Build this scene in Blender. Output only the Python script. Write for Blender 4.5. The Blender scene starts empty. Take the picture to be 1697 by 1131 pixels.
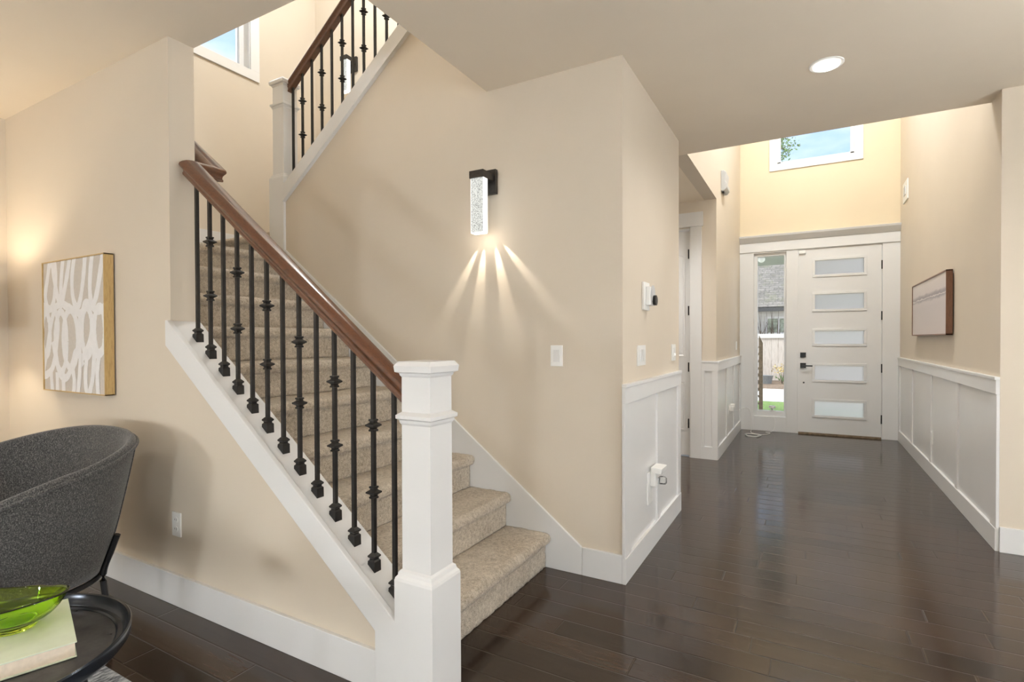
import bpy, bmesh, math, random
from mathutils import Vector, Matrix, noise

random.seed(7)
SC = bpy.context.scene
COL = SC.collection

# ------------------------------------------------------------------ camera, world, sun, exposure
F_PX, YAW, PITCH, ROLL, CAM_H, CY = 875.864, 29.259, -0.651, -0.22, 1.272, 573.503
_t, _p, _r = math.radians(YAW), math.radians(PITCH), math.radians(ROLL)
_F = Vector((-math.sin(_t), math.cos(_t), 0)); _R = Vector((math.cos(_t), math.sin(_t), 0)); _U = Vector((0, 0, 1))
_F2 = _F * math.cos(_p) + _U * math.sin(_p); _U2 = _U * math.cos(_p) - _F * math.sin(_p)
_X = _R * math.cos(_r) + _U2 * math.sin(_r); _Y = _U2 * math.cos(_r) - _R * math.sin(_r)
cam_data = bpy.data.cameras.new('camera')
cam_data.sensor_width = 36.0
cam_data.lens = F_PX / 1697.0 * 36.0
cam_data.shift_y = (CY - 565.5) / 1697.0
cam_data.clip_start = 0.02
cam_data.clip_end = 400
cam = bpy.data.objects.new('camera', cam_data)
COL.objects.link(cam)
cam.matrix_world = Matrix((( _X.x, _Y.x, -_F2.x, 0), (_X.y, _Y.y, -_F2.y, 0), (_X.z, _Y.z, -_F2.z, CAM_H), (0, 0, 0, 1)))
SC.camera = cam

SC.view_settings.view_transform = 'Standard'
SC.view_settings.look = 'None'
SC.view_settings.gamma = 1.0
SC.view_settings.exposure = 0.37
SC.view_settings.use_curve_mapping = False
SC.cycles.use_denoising = True
SC.cycles.max_bounces = 10
SC.cycles.diffuse_bounces = 6
SC.cycles.glossy_bounces = 4
SC.cycles.transmission_bounces = 8
SC.cycles.transparent_max_bounces = 12
SC.cycles.sample_clamp_indirect = 6.0
SC.cycles.caustics_reflective = False
SC.cycles.caustics_refractive = True

SKY_STRENGTH = 2.0
SUN_STRENGTH = 2.2
CEIL_LAMP_W = 50.0
FILL_GLOBE_STRENGTH = 52.0
FOYER_LAMP_W = 255.0
STAIR_FILL_W = 85.0

W = bpy.data.worlds.new('sky'); SC.world = W; W.use_nodes = True
_nt = W.node_tree; _nt.nodes.clear()
def _wn(t): return _nt.nodes.new(t)
tc = _wn('ShaderNodeTexCoord'); sep = _wn('ShaderNodeSeparateXYZ'); ramp = _wn('ShaderNodeValToRGB')
_nt.links.new(tc.outputs['Generated'], sep.inputs[0]); _nt.links.new(sep.outputs['Z'], ramp.inputs[0])
e = ramp.color_ramp.elements
e[0].position = 0.0; e[0].color = (2.4, 2.45, 2.5, 1)
e[1].position = 0.85; e[1].color = (1.7, 1.75, 1.85, 1)
m_ = e.new(0.52); m_.color = (0.22, 0.34, 0.57, 1)
m_ = e.new(0.20); m_.color = (0.27, 0.38, 0.57, 1)
m_ = e.new(0.13); m_.color = (1.2, 1.3, 1.4, 1)
mp = _wn('ShaderNodeMapping'); mp.inputs['Scale'].default_value = (2.2, 2.2, 5.5)
cn = _wn('ShaderNodeTexNoise'); cn.inputs['Scale'].default_value = 2.4; cn.inputs['Detail'].default_value = 5
cr = _wn('ShaderNodeValToRGB'); cr.color_ramp.elements[0].position = 0.46; cr.color_ramp.elements[1].position = 0.72
mx = _wn('ShaderNodeMixRGB'); mx.inputs[2].default_value = (0.52, 0.55, 0.60, 1)
bg = _wn('ShaderNodeBackground'); wo = _wn('ShaderNodeOutputWorld')
_nt.links.new(tc.outputs['Generated'], mp.inputs[0]); _nt.links.new(mp.outputs[0], cn.inputs[0])
_nt.links.new(cn.outputs[0], cr.inputs[0]); _nt.links.new(cr.outputs[0], mx.inputs[0])
_nt.links.new(ramp.outputs[0], mx.inputs[1]); _nt.links.new(mx.outputs[0], bg.inputs[0])
bg.inputs[1].default_value = SKY_STRENGTH
_nt.links.new(bg.outputs[0], wo.inputs[0])

sun_d = bpy.data.lights.new('sun', 'SUN'); sun_d.energy = SUN_STRENGTH; sun_d.angle = math.radians(12); sun_d.color = (1.0, 0.95, 0.88)
sun = bpy.data.objects.new('sun', sun_d); COL.objects.link(sun)
sun.rotation_euler = (math.radians(42), 0, math.radians(-38))

# ------------------------------------------------------------------ material helpers
MATS = {}
class NT:
    def __init__(self, name):
        self.m = bpy.data.materials.new(name); self.m.use_nodes = True
        self.t = self.m.node_tree; self.n = self.t.nodes
        self.b = self.n['Principled BSDF']; self.out = self.n['Material Output']
    def node(self, kind, props=None, **ins):
        nd = self.n.new(kind)
        for k, v in (props or {}).items(): setattr(nd, k, v)
        for k, v in ins.items():
            key = int(k[1:]) if k[0] == 'i' and k[1:].isdigit() else k.replace('_', ' ')
            self.put(nd.inputs[key], v)
        return nd
    def put(self, sock, v):
        if hasattr(v, 'links') and hasattr(v, 'is_output'): self.t.links.new(v, sock)
        else: sock.default_value = v
    def math(self, op, a, b=0.0, c=None):
        nd = self.n.new('ShaderNodeMath'); nd.operation = op
        self.put(nd.inputs[0], a); self.put(nd.inputs[1], b)
        if c is not None: self.put(nd.inputs[2], c)
        return nd.outputs[0]
    def mix(self, f, a, b, mode='MIX'):
        nd = self.n.new('ShaderNodeMixRGB'); nd.blend_type = mode
        self.put(nd.inputs[0], f); self.put(nd.inputs[1], a); self.put(nd.inputs[2], b)
        return nd.outputs[0]
    def obj(self): return self.n.new('ShaderNodeTexCoord').outputs['Object']
    def pos(self): return self.n.new('ShaderNodeNewGeometry').outputs['Position']
    def noise(self, vec, scale, detail=3, rough=0.5):
        nd = self.n.new('ShaderNodeTexNoise'); self.put(nd.inputs['Vector'], vec)
        nd.inputs['Scale'].default_value = scale; nd.inputs['Detail'].default_value = detail
        nd.inputs['Roughness'].default_value = rough
        return nd.outputs[0]
    def ramp(self, f, stops):
        nd = self.n.new('ShaderNodeValToRGB'); self.put(nd.inputs[0], f); el = nd.color_ramp.elements
        el[0].position, el[0].color = stops[0][0], (*stops[0][1], 1)
        el[1].position, el[1].color = stops[-1][0], (*stops[-1][1], 1)
        for p, c in stops[1:-1]:
            q = el.new(p); q.color = (*c, 1)
        return nd.outputs[0]
    def bump(self, h, strength=0.3, dist=0.002):
        nd = self.n.new('ShaderNodeBump'); nd.inputs['Strength'].default_value = strength
        nd.inputs['Distance'].default_value = dist; self.put(nd.inputs['Height'], h)
        self.t.links.new(nd.outputs[0], self.b.inputs['Normal'])
    def map(self, vec, scale=(1, 1, 1), rot=(0, 0, 0)):
        nd = self.n.new('ShaderNodeMapping'); self.put(nd.inputs[0], vec)
        nd.inputs['Scale'].default_value = scale; nd.inputs['Rotation'].default_value = rot
        return nd.outputs[0]
    def set(self, **k):
        for a, v in k.items():
            if a == 'Base_Color' and isinstance(v, tuple): v = (*v[:3], 1)
            self.put(self.b.inputs[a.replace('_', ' ')], v)
        return self.m

def plain(name, col, rough=0.5, metal=0.0, var=0.06, scale=20, bump=0.0, bscale=200, **k):
    q = NT(name)
    f = q.noise(q.obj(), scale, 3)
    lo = tuple(c * (1 - var) for c in col); hi = tuple(min(1, c * (1 + var)) for c in col)
    q.set(Base_Color=q.ramp(f, [(0.3, lo), (0.7, hi)]), Roughness=rough, Metallic=metal, **k)
    if bump: q.bump(q.noise(q.obj(), bscale, 2), bump, 0.002)
    MATS[name] = q.m
    return q.m

PAINT = plain('beige_wall_paint', (0.63, 0.56, 0.465), 0.62, var=0.012, scale=3, bump=0.10, bscale=140)
FRONTP = plain('warm_yellow_entry_paint', (0.64, 0.545, 0.39), 0.62, var=0.012, scale=3, bump=0.10, bscale=140)
CEILP = plain('beige_ceiling_paint', (0.81, 0.725, 0.605), 0.8, var=0.012, scale=3, bump=0.06, bscale=120)
WHITE = plain('white_trim_paint', (0.72, 0.722, 0.72), 0.30, var=0.01, scale=4)
PLASTIC = plain('white_plastic', (0.82, 0.82, 0.80), 0.35, var=0.01)
ROCKER = plain('soft_white_plastic', (0.70, 0.70, 0.69), 0.3, var=0.01)
GREYPL = plain('grey_plastic', (0.52, 0.53, 0.54), 0.4, var=0.02)
IRON = plain('black_iron', (0.016, 0.015, 0.015), 0.38, 0.3, var=0.25, scale=60)
BLACKM = plain('black_metal', (0.014, 0.014, 0.015), 0.35, 0.5, var=0.2, scale=40)
BRONZE = plain('dark_bronze', (0.055, 0.05, 0.046), 0.4, 0.7, var=0.15, scale=60)
PAGES = plain('book_pages', (0.76, 0.65, 0.52), 0.8, var=0.06, scale=90)
COVER = plain('pale_green_book_cloth', (0.62, 0.67, 0.53), 0.6, var=0.03, scale=40, bump=0.1, bscale=600)
CANVAS = plain('taupe_canvas', (0.56, 0.52, 0.475), 0.8, var=0.04, scale=60, bump=0.15, bscale=700)
STROKE = plain('white_paint_stroke', (0.80, 0.80, 0.81), 0.6, var=0.03, scale=30, bump=0.2, bscale=200)
CONCRETE = plain('pale_concrete', (0.46, 0.445, 0.42), 0.85, var=0.12, scale=6, bump=0.3, bscale=40)
SIDING = plain('pale_siding_paint', (0.60, 0.59, 0.56), 0.6, var=0.04, scale=5)
SOIL = plain('garden_soil', (0.17, 0.12, 0.08), 0.95, var=0.5, scale=18, bump=0.6, bscale=30)
POTM = plain('grey_planter', (0.22, 0.23, 0.23), 0.6, var=0.15, scale=30)
SOFFIT = plain('grey_porch_paint', (0.33, 0.34, 0.35), 0.6, var=0.04, scale=5)
TRELLIS = plain('weathered_brown_wood', (0.19, 0.14, 0.09), 0.75, var=0.3, scale=30)
BARK = plain('tree_bark', (0.12, 0.09, 0.065), 0.9, var=0.3, scale=20)
LEAF = plain('green_leaf', (0.10, 0.17, 0.05), 0.6, var=0.5, scale=3)
DRYLEAF = plain('dry_yellow_leaf', (0.50, 0.38, 0.15), 0.7, var=0.4, scale=9)
GUTTER = plain('dark_gutter', (0.05, 0.05, 0.05), 0.5, var=0.1)
WINDARK = plain('dim_window_glass', (0.33, 0.37, 0.30), 0.15, var=0.45, scale=9)
SHADE = plain('linen_lamp_shade', (0.70, 0.60, 0.47), 0.9, var=0.03, scale=200)

def wood(name, dark, light, scale, rough, axis_scale, coat=0.0):
    q = NT(name)
    v = q.map(q.obj(), axis_scale)
    f = q.noise(v, scale, 6, 0.6)
    q.set(Base_Color=q.ramp(f, [(0.25, dark), (0.55, light), (0.8, tuple(c * 0.8 for c in light))]), Roughness=rough)
    q.b.inputs['Coat Weight'].default_value = coat; q.b.inputs['Coat Roughness'].default_value = 0.12
    q.bump(f, 0.04, 0.001)
    return q.m
RAILW = wood('brown_stained_handrail_wood', (0.045, 0.016, 0.007), (0.115, 0.042, 0.017), 26, 0.28, (0.9, 9, 3), 0.5)
OAKF = wood('golden_frame_wood', (0.36, 0.23, 0.085), (0.52, 0.36, 0.15), 30, 0.45, (6, 6, 0.7))
WALNUT = wood('walnut_frame_wood', (0.10, 0.042, 0.020), (0.20, 0.09, 0.045), 30, 0.45, (6, 6, 0.7))
FENCEW = wood('grey_fence_wood', (0.33, 0.28, 0.235), (0.52, 0.465, 0.41), 6, 0.85, (7, 7, 0.5))

def make_floor():
    q = NT('dark_hardwood_planks')
    s = q.node('ShaderNodeSeparateXYZ', i0=q.pos())
    x, y = s.outputs[0], s.outputs[1]
    PW = 0.127
    ry = q.math('DIVIDE', q.math('ADD', y, 20.03), PW)
    row = q.math('FLOOR', ry); fy = q.math('FRACT', ry)
    wn = q.node('ShaderNodeTexWhiteNoise', {'noise_dimensions': '1D'}, W=row)
    L = q.math('ADD', 0.75, q.math('MULTIPLY', wn.outputs[0], 0.85))
    rx = q.math('DIVIDE', q.math('ADD', x, q.math('ADD', 30.0, q.math('MULTIPLY', wn.outputs[0], 37.0))), L)
    idx = q.math('FLOOR', rx); fx = q.math('FRACT', rx)
    cv = q.node('ShaderNodeCombineXYZ', i0=row, i1=idx)
    pn = q.node('ShaderNodeTexWhiteNoise', {'noise_dimensions': '2D'}, Vector=cv.outputs[0])
    dy = q.math('MULTIPLY', q.math('MINIMUM', fy, q.math('SUBTRACT', 1.0, fy)), PW)
    dx = q.math('MULTIPLY', q.math('MINIMUM', fx, q.math('SUBTRACT', 1.0, fx)), L)
    d = q.math('MINIMUM', dy, dx)
    groove = q.node('ShaderNodeMapRange', {'interpolation_type': 'SMOOTHSTEP'}, Value=d)
    groove.inputs['From Min'].default_value = 0.0004; groove.inputs['From Max'].default_value = 0.0055
    g = groove.outputs[0]
    off = q.node('ShaderNodeVectorMath', {'operation': 'ADD'}, i0=q.pos(), i1=q.node('ShaderNodeVectorMath', {'operation': 'SCALE'}, i0=cv.outputs[0], Scale=3.7).outputs[0])
    gr = q.noise(q.map(off.outputs[0], (1.3, 16, 1)), 5, 6, 0.62)
    gr2 = q.noise(q.map(off.outputs[0], (2.2, 9, 1)), 2.2, 4, 0.6)
    grain = q.ramp(gr, [(0.30, (0.013, 0.008, 0.0055)), (0.52, (0.034, 0.021, 0.0145)), (0.75, (0.054, 0.035, 0.025))])
    tone = q.math('ADD', 0.60, q.math('MULTIPLY', pn.outputs[0], 0.75))
    col = q.mix(1.0, grain, q.node('ShaderNodeCombineXYZ', i0=tone, i1=tone, i2=tone).outputs[0], 'MULTIPLY')
    col = q.mix(q.math('MULTIPLY', q.math('SUBTRACT', 1.0, g), 0.55), col, (0.012, 0.008, 0.006, 1))
    rough = q.math('ADD', 0.09, q.math('MULTIPLY', gr, 0.12))
    q.set(Base_Color=col, Roughness=rough)
    q.b.inputs['Specular IOR Level'].default_value = 0.5
    tilt = q.math('MULTIPLY', q.math('SUBTRACT', pn.outputs[0], 0.5), q.math('MULTIPLY', q.math('SUBTRACT', fy, 0.5), 0.22))
    h = q.math('ADD', q.math('ADD', g, q.math('MULTIPLY', gr2, 0.28)), tilt)
    q.bump(h, 0.42, 0.002)
    return q.m
FLOORM = make_floor()

def make_carpet():
    q = NT('beige_cut_pile_carpet')
    o = q.pos()
    a = q.noise(o, 420, 2, 0.6); b = q.noise(o, 60, 3, 0.6); c = q.noise(o, 7, 2, 0.5)
    f = q.math('ADD', q.math('MULTIPLY', a, 0.62), q.math('ADD', q.math('MULTIPLY', b, 0.26), q.math('MULTIPLY', c, 0.12)))
    q.set(Base_Color=q.ramp(f, [(0.38, (0.15, 0.11, 0.06)), (0.5, (0.51, 0.43, 0.33)), (0.60, (0.74, 0.665, 0.55))]), Roughness=0.95)
    q.b.inputs['Sheen Weight'].default_value = 0.35; q.b.inputs['Sheen Roughness'].default_value = 0.5
    q.bump(q.math('ADD', a, q.math('MULTIPLY', b, 0.7)), 0.9, 0.005)
    return q.m
CARPET = make_carpet()

def make_fabric():
    q = NT('charcoal_tweed_fabric')
    o = q.obj()
    a = q.noise(q.map(o, (1, 1, 2.2)), 260, 2, 0.7); b = q.noise(q.map(o, (1.7, 1.7, 0.8)), 150, 2, 0.6)
    f = q.math('ADD', q.math('MULTIPLY', a, 0.6), q.math('MULTIPLY', b, 0.4))
    q.set(Base_Color=q.ramp(f, [(0.38, (0.010, 0.010, 0.011)), (0.5, (0.036, 0.036, 0.037)), (0.63, (0.17, 0.165, 0.155))]), Roughness=0.9)
    q.b.inputs['Sheen Weight'].default_value = 0.25
    q.bump(f, 0.6, 0.003)
    return q.m
FABRIC = make_fabric()

def make_rug():
    q = NT('grey_distressed_rug_pile')
    o = q.pos()
    f = q.noise(q.map(o, (9, 3, 1), (0, 0, 0.5)), 6, 7, 0.7)
    q.set(Base_Color=q.ramp(f, [(0.40, (0.05, 0.055, 0.065)), (0.5, (0.27, 0.29, 0.31)), (0.58, (0.50, 0.52, 0.54))]), Roughness=0.95)
    q.bump(q.noise(o, 300, 2), 0.5, 0.003)
    return q.m
RUGM = make_rug()

def make_tray():
    q = NT('brushed_black_tray')
    f = q.noise(q.obj(), 14, 5, 0.65)
    q.set(Base_Color=q.ramp(f, [(0.32, (0.026, 0.028, 0.032)), (0.68, (0.10, 0.10, 0.105))]), Metallic=0.75, Roughness=q.math('ADD', 0.20, q.math('MULTIPLY', f, 0.22)))
    return q.m
TRAYM = make_tray()

def make_mist():
    q = NT('misty_landscape_painting')
    s = q.node('ShaderNodeSeparateXYZ', i0=q.pos())
    v = q.node('ShaderNodeMapRange', Value=s.outputs[2]); v.inputs['From Min'].default_value = 1.30; v.inputs['From Max'].default_value = 1.81
    n1 = q.noise(q.map(q.pos(), (1, 2.2, 8)), 2.2, 5, 0.6)
    h = q.math('ADD', v.outputs[0], q.math('MULTIPLY', q.math('SUBTRACT', n1, 0.5), 0.11))
    u = q.node('ShaderNodeMapRange', Value=s.outputs[1]); u.inputs['From Min'].default_value = 5.3; u.inputs['From Max'].default_value = 6.85
    base = q.ramp(h, [(0.0, (0.62, 0.56, 0.55)), (0.50, (0.57, 0.53, 0.54)), (0.60, (0.60, 0.56, 0.56)), (0.652, (0.26, 0.245, 0.285)),
                      (0.666, (0.74, 0.70, 0.68)), (0.685, (0.25, 0.225, 0.26)), (0.715, (0.34, 0.30, 0.33)), (0.76, (0.64, 0.59, 0.58)), (1.0, (0.70, 0.65, 0.63))])
    soft = q.noise(q.map(q.pos(), (1, 1.2, 2)), 1.9, 4, 0.6)
    q.set(Base_Color=q.mix(q.math('MULTIPLY', soft, 0.40), base, (0.60, 0.55, 0.55, 1)), Roughness=0.6)
    return q.m
MIST = make_mist()
RIMM = plain('glossy_blue_black_metal', (0.020, 0.025, 0.034), 0.2, 0.6, var=0.3, scale=25)

def make_shingle():
    q = NT('mossy_grey_shingles')
    o = q.obj()
    br = q.node('ShaderNodeTexBrick', Vector=q.map(o, (1, 1, 1)))
    br.inputs['Color1'].default_value = (0.20, 0.185, 0.165, 1); br.inputs['Color2'].default_value = (0.10, 0.092, 0.082, 1); br.inputs['Mortar'].default_value = (0.07, 0.065, 0.06, 1)
    br.inputs['Scale'].default_value = 1.0; br.inputs['Brick Width'].default_value = 0.32; br.inputs['Row Height'].default_value = 0.16
    br.inputs['Mortar Size'].default_value = 0.014
    n = q.noise(o, 1.6, 5, 0.65); n2 = q.noise(o, 14, 3)
    col = q.mix(q.ramp(n, [(0.5, (0, 0, 0)), (0.68, (0.8, 0.8, 0.8))]), br.outputs[0], (0.10, 0.11, 0.045, 1))
    col = q.mix(0.35, col, q.ramp(n2, [(0.3, (0.08, 0.072, 0.062)), (0.7, (0.28, 0.265, 0.24))]))
    q.set(Base_Color=col, Roughness=0.9)
    return q.m
SHINGLE = make_shingle()

def make_grass():
    q = NT('lawn_grass')
    n = q.noise(q.map(q.pos(), (3, 1, 1)), 9, 5, 0.7)
    q.set(Base_Color=q.ramp(n, [(0.3, (0.07, 0.14, 0.02)), (0.7, (0.20, 0.29, 0.08))]), Roughness=0.9)
    return q.m
GRASS = make_grass()

def clear_glass():
    q = NT('clear_window_glass')
    tr = q.n.new('ShaderNodeBsdfTransparent'); gl = q.n.new('ShaderNodeBsdfGlossy'); gl.inputs['Roughness'].default_value = 0.01
    fr = q.n.new('ShaderNodeFresnel'); fr.inputs[0].default_value = 1.35; mxs = q.n.new('ShaderNodeMixShader')
    nz = q.noise(q.obj(), 3, 1)
    q.put(tr.inputs[0], q.ramp(nz, [(0.2, (0.965, 0.975, 0.97)), (0.8, (0.98, 0.985, 0.98))]))
    q.t.links.new(fr.outputs[0], mxs.inputs[0]); q.t.links.new(tr.outputs[0], mxs.inputs[1]); q.t.links.new(gl.outputs[0], mxs.inputs[2])
    q.t.links.new(mxs.outputs[0], q.out.inputs[0])
    return q.m
CLEAR = clear_glass()

def frosted():
    q = NT('frosted_white_glass')
    f = q.noise(q.obj(), 160, 2)
    tl = q.n.new('ShaderNodeBsdfTranslucent'); tl.inputs[0].default_value = (1.0, 0.94, 0.91, 1)
    rf = q.n.new('ShaderNodeBsdfRefraction'); rf.inputs['Roughness'].default_value = 0.55; rf.inputs['IOR'].default_value = 1.2
    rf.inputs[0].default_value = (1.0, 0.96, 0.94, 1)
    m1 = q.n.new('ShaderNodeMixShader'); m1.inputs[0].default_value = 0.25
    gl = q.n.new('ShaderNodeBsdfGlossy'); q.put(gl.inputs['Roughness'], q.math('ADD', 0.08, q.math('MULTIPLY', f, 0.04)))
    fr = q.n.new('ShaderNodeFresnel'); fr.inputs[0].default_value = 1.45
    m2 = q.n.new('ShaderNodeMixShader')
    q.t.links.new(tl.outputs[0], m1.inputs[1]); q.t.links.new(rf.outputs[0], m1.inputs[2])
    q.t.links.new(fr.outputs[0], m2.inputs[0]); q.t.links.new(m1.outputs[0], m2.inputs[1]); q.t.links.new(gl.outputs[0], m2.inputs[2])
    q.t.links.new(m2.outputs[0], q.out.inputs[0])
    return q.m
FROST = frosted()

def green_glass():
    q = NT('green_bowl_glass')
    nz = q.noise(q.obj(), 8, 2)
    q.set(Base_Color=q.ramp(nz, [(0.3, (0.64, 0.90, 0.07)), (0.7, (0.68, 0.92, 0.10))]), Roughness=0.02)
    q.b.inputs['Transmission Weight'].default_value = 1.0; q.b.inputs['IOR'].default_value = 1.48
    return q.m
GREENG = green_glass()

def glow(name, col, strength, noise_scale=0, lo=0.3):
    q = NT(name)
    q.set(Base_Color=(0.02, 0.02, 0.02), Roughness=0.4)
    q.b.inputs['Emission Color'].default_value = (*col, 1)
    if noise_scale:
        vor = q.node('ShaderNodeTexVoronoi', Vector=q.obj()); vor.inputs['Scale'].default_value = noise_scale
        nz = q.noise(q.obj(), noise_scale * 0.7, 3)
        f = q.math('MULTIPLY', vor.outputs['Distance'], q.math('ADD', 0.4, nz))
        q.put(q.b.inputs['Emission Strength'], q.math('MULTIPLY', strength, q.ramp_val(f, lo)))
    else:
        nz = q.noise(q.obj(), 3, 1)
        q.put(q.b.inputs['Emission Strength'], q.math('MULTIPLY', strength, q.math('ADD', 0.97, q.math('MULTIPLY', nz, 0.06))))
    return q.m
def _rv(self, f, lo):
    nd = self.n.new('ShaderNodeMapRange'); self.put(nd.inputs[0], f)
    nd.inputs['From Min'].default_value = 0.08; nd.inputs['From Max'].default_value = 0.5
    nd.inputs['To Min'].default_value = lo; nd.inputs['To Max'].default_value = 1.0
    return nd.outputs[0]
NT.ramp_val = _rv
LAMP_GLASS = glow('seeded_lit_glass', (0.95, 0.96, 0.90), 0.68, 150, 0.10)
LAMP_EDGE = glow('glowing_glass_edge', (1.0, 0.96, 0.88), 1.6)
DOWN_GLOW = glow('downlight_diffuser', (1.0, 0.93, 0.82), 9.0)
FILL_GLOBE_GLOW = glow('added_globe_glow', (0.95, 0.98, 1.0), FILL_GLOBE_STRENGTH)

# ------------------------------------------------------------------ mesh helpers
LOC = {}
class MB:
    def __init__(self): self.bm = bmesh.new()
    def box(self, x0, x1, y0, y1, z0, z1):
        vs = [self.bm.verts.new((x, y, z)) for z in (z0, z1) for y in (y0, y1) for x in (x0, x1)]
        for f in ((0, 2, 3, 1), (4, 5, 7, 6), (0, 1, 5, 4), (2, 6, 7, 3), (0, 4, 6, 2), (1, 3, 7, 5)):
            self.bm.faces.new([vs[i] for i in f])
        return self
    def prism(self, pts, axis, a0, a1):
        def mk(p, a):
            if axis == 'Y': return (p[0], a, p[1])
            if axis == 'X': return (a, p[0], p[1])
            return (p[0], p[1], a)
        A = [self.bm.verts.new(mk(p, a0)) for p in pts]; B = [self.bm.verts.new(mk(p, a1)) for p in pts]
        n = len(pts)
        self.bm.faces.new(A); self.bm.faces.new(B[::-1])
        for i in range(n): self.bm.faces.new((A[i], B[i], B[(i + 1) % n], A[(i + 1) % n]))
        return self
    def rings(self, rings, caps=True, closed=True, loop=False):
        V = [[self.bm.verts.new(p) for p in r] for r in rings]
        n = len(V[0]); m = len(V)
        for i in range(m if loop else m - 1):
            a, b = V[i], V[(i + 1) % m]
            for j in range(n if closed else n - 1):
                self.bm.faces.new((a[j], a[(j + 1) % n], b[(j + 1) % n], b[j]))
        if caps and closed and not loop:
            self.bm.faces.new(V[0][::-1]); self.bm.faces.new(V[-1])
        return self
    def square(self, cx, cy, levels):
        return self.rings([[(cx - h, cy - h, z), (cx + h, cy - h, z), (cx + h, cy + h, z), (cx - h, cy + h, z)] for z, h in levels])
    def lathe(self, cx, cy, prof, n=32, caps=True):
        return self.rings([[(cx + r * math.cos(2 * math.pi * k / n), cy + r * math.sin(2 * math.pi * k / n), z) for k in range(n)] for r, z in prof], caps)
    def tube(self, pts, r, n=8):
        pts = [Vector(p) for p in pts]; R_ = []
        up = Vector((0, 0, 1))
        for i, p in enumerate(pts):
            d = (pts[min(i + 1, len(pts) - 1)] - pts[max(i - 1, 0)]).normalized()
            a = d.cross(up)
            if a.length < 1e-3: a = d.cross(Vector((1, 0, 0)))
            a.normalize(); b = a.cross(d).normalized()
            rr = r[i] if isinstance(r, (list, tuple)) else r
            R_.append([p + (a * math.cos(2 * math.pi * k / n) + b * math.sin(2 * math.pi * k / n)) * rr for k in range(n)])
        return self.rings(R_)
    def sphere(self, c, r, n=20, m=12, sz=1.0):
        return self.lathe(c[0], c[1], [(max(1e-4, r * math.sin(math.pi * i / m)), c[2] - sz * r * math.cos(math.pi * i / m)) for i in range(m + 1)], n)
    def build(self, name, mat, parent=None, bevel=0.0, smooth=False, seg=2, origin=None):
        bm = self.bm
        bmesh.ops.recalc_face_normals(bm, faces=bm.faces[:])
        if bevel:
            bmesh.ops.bevel(bm, geom=[e_ for e_ in bm.edges if e_.is_manifold and e_.calc_face_angle(0) > 0.5], offset=bevel, segments=seg, profile=0.6, affect='EDGES', clamp_overlap=True)
        if parent is not None: o0 = LOC[parent]
        elif origin is not None: o0 = Vector(origin)
        else:
            xs = [v.co for v in bm.verts]
            o0 = Vector(((min(v.x for v in xs) + max(v.x for v in xs)) / 2, (min(v.y for v in xs) + max(v.y for v in xs)) / 2, min(v.z for v in xs)))
        bmesh.ops.translate(bm, verts=bm.verts[:], vec=-o0)
        me = bpy.data.meshes.new(name); bm.to_mesh(me); bm.free()
        me.materials.append(mat)
        if smooth:
            for p in me.polygons: p.use_smooth = True
            if smooth != 'all':
                me.set_sharp_from_angle(angle=math.radians(40))
        o = bpy.data.objects.new(name, me); COL.objects.link(o)
        if parent is not None: o.parent = parent
        else: o.location = o0
        LOC[o] = o0.copy()
        return o

def thing(name, loc, label, cat, group=None, kind=None):
    o = bpy.data.objects.new(name, None); o.empty_display_size = 0.1; COL.objects.link(o); o.location = loc
    LOC[o] = Vector(loc)
    return tag(o, label, cat, group, kind)
def tag(o, label=None, cat=None, group=None, kind=None):
    if label: o['label'] = label
    if cat: o['category'] = cat
    if group: o['group'] = group
    if kind: o['kind'] = kind
    return o
def struct(mb, name, mat, label, cat, **k): return tag(mb.build(name, mat, **k), label, cat, kind='structure')
def copy_tree(o, parent=None):
    c = o.copy(); COL.objects.link(c); LOC[c] = LOC[o].copy()
    if parent is not None: c.parent = parent
    for ch in list(o.children): copy_tree(ch, c)
    return c
def lamp(name, kind, loc, energy, col, parent, **k):
    d = bpy.data.lights.new(name, kind); d.energy = energy; d.color = col
    for a, v in k.items(): setattr(d, a, v)
    o = bpy.data.objects.new(name, d); COL.objects.link(o)
    o.parent = parent; o.location = Vector(loc) - LOC[parent]; LOC[o] = Vector(loc)
    return o
def aim(o, d): o.rotation_euler = Vector(d).to_track_quat('-Z', 'Y').to_euler()

# ------------------------------------------------------------------ layout constants (metres)
H = 2.74                                   # main ceiling
YW, XL, XR, YD = 2.672, -0.839, 0.994, 8.057
YK0, YK1 = 1.425, 1.548                    # knee wall faces
XC = -2.69                                 # where the full-height wall ends
XS = -4.624                                # far wall of stairwell and room
YB = 3.956                                 # back wall of stairwell
RUN, RISE = 0.2515, 0.193
SL = 0.766
def base(x): return 0.806 + SL * (-1.953 - x)          # sloped cap surface of the knee wall
def ubase(x): return 2.465 + 0.757 * (x + 3.446)       # sloped cap of the upper flight wall
TOP = 5.4

# ------------------------------------------------------------------ large structure
struct(MB().box(-4.8, 5.2, -5.2, 8.07, -0.1, 0), 'floor', FLOORM, 'dark brown hardwood plank floor', 'floor')
m = MB()
m.box(-4.75, 5.2, -5.2, 1.548, H, 3.0); m.box(-1.66, 5.2, 1.548, 2.672, H, 3.0); m.box(-0.96, 0.994, 2.672, 4.354, H, 3.0)
m.box(0.994, 5.2, 2.672, 4.2, H, 3.0); m.box(-2.4, -0.96, 4.0, 5.95, H, 3.0)
struct(m, 'ceiling', CEILP, 'beige painted flat ceiling with opening over the stairs', 'ceiling')
struct(MB().box(-4.8, 1.2, 1.3, 8.3, TOP, TOP + 0.2), 'ceiling', CEILP, 'high upper ceiling over stairwell and foyer', 'ceiling')

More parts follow.
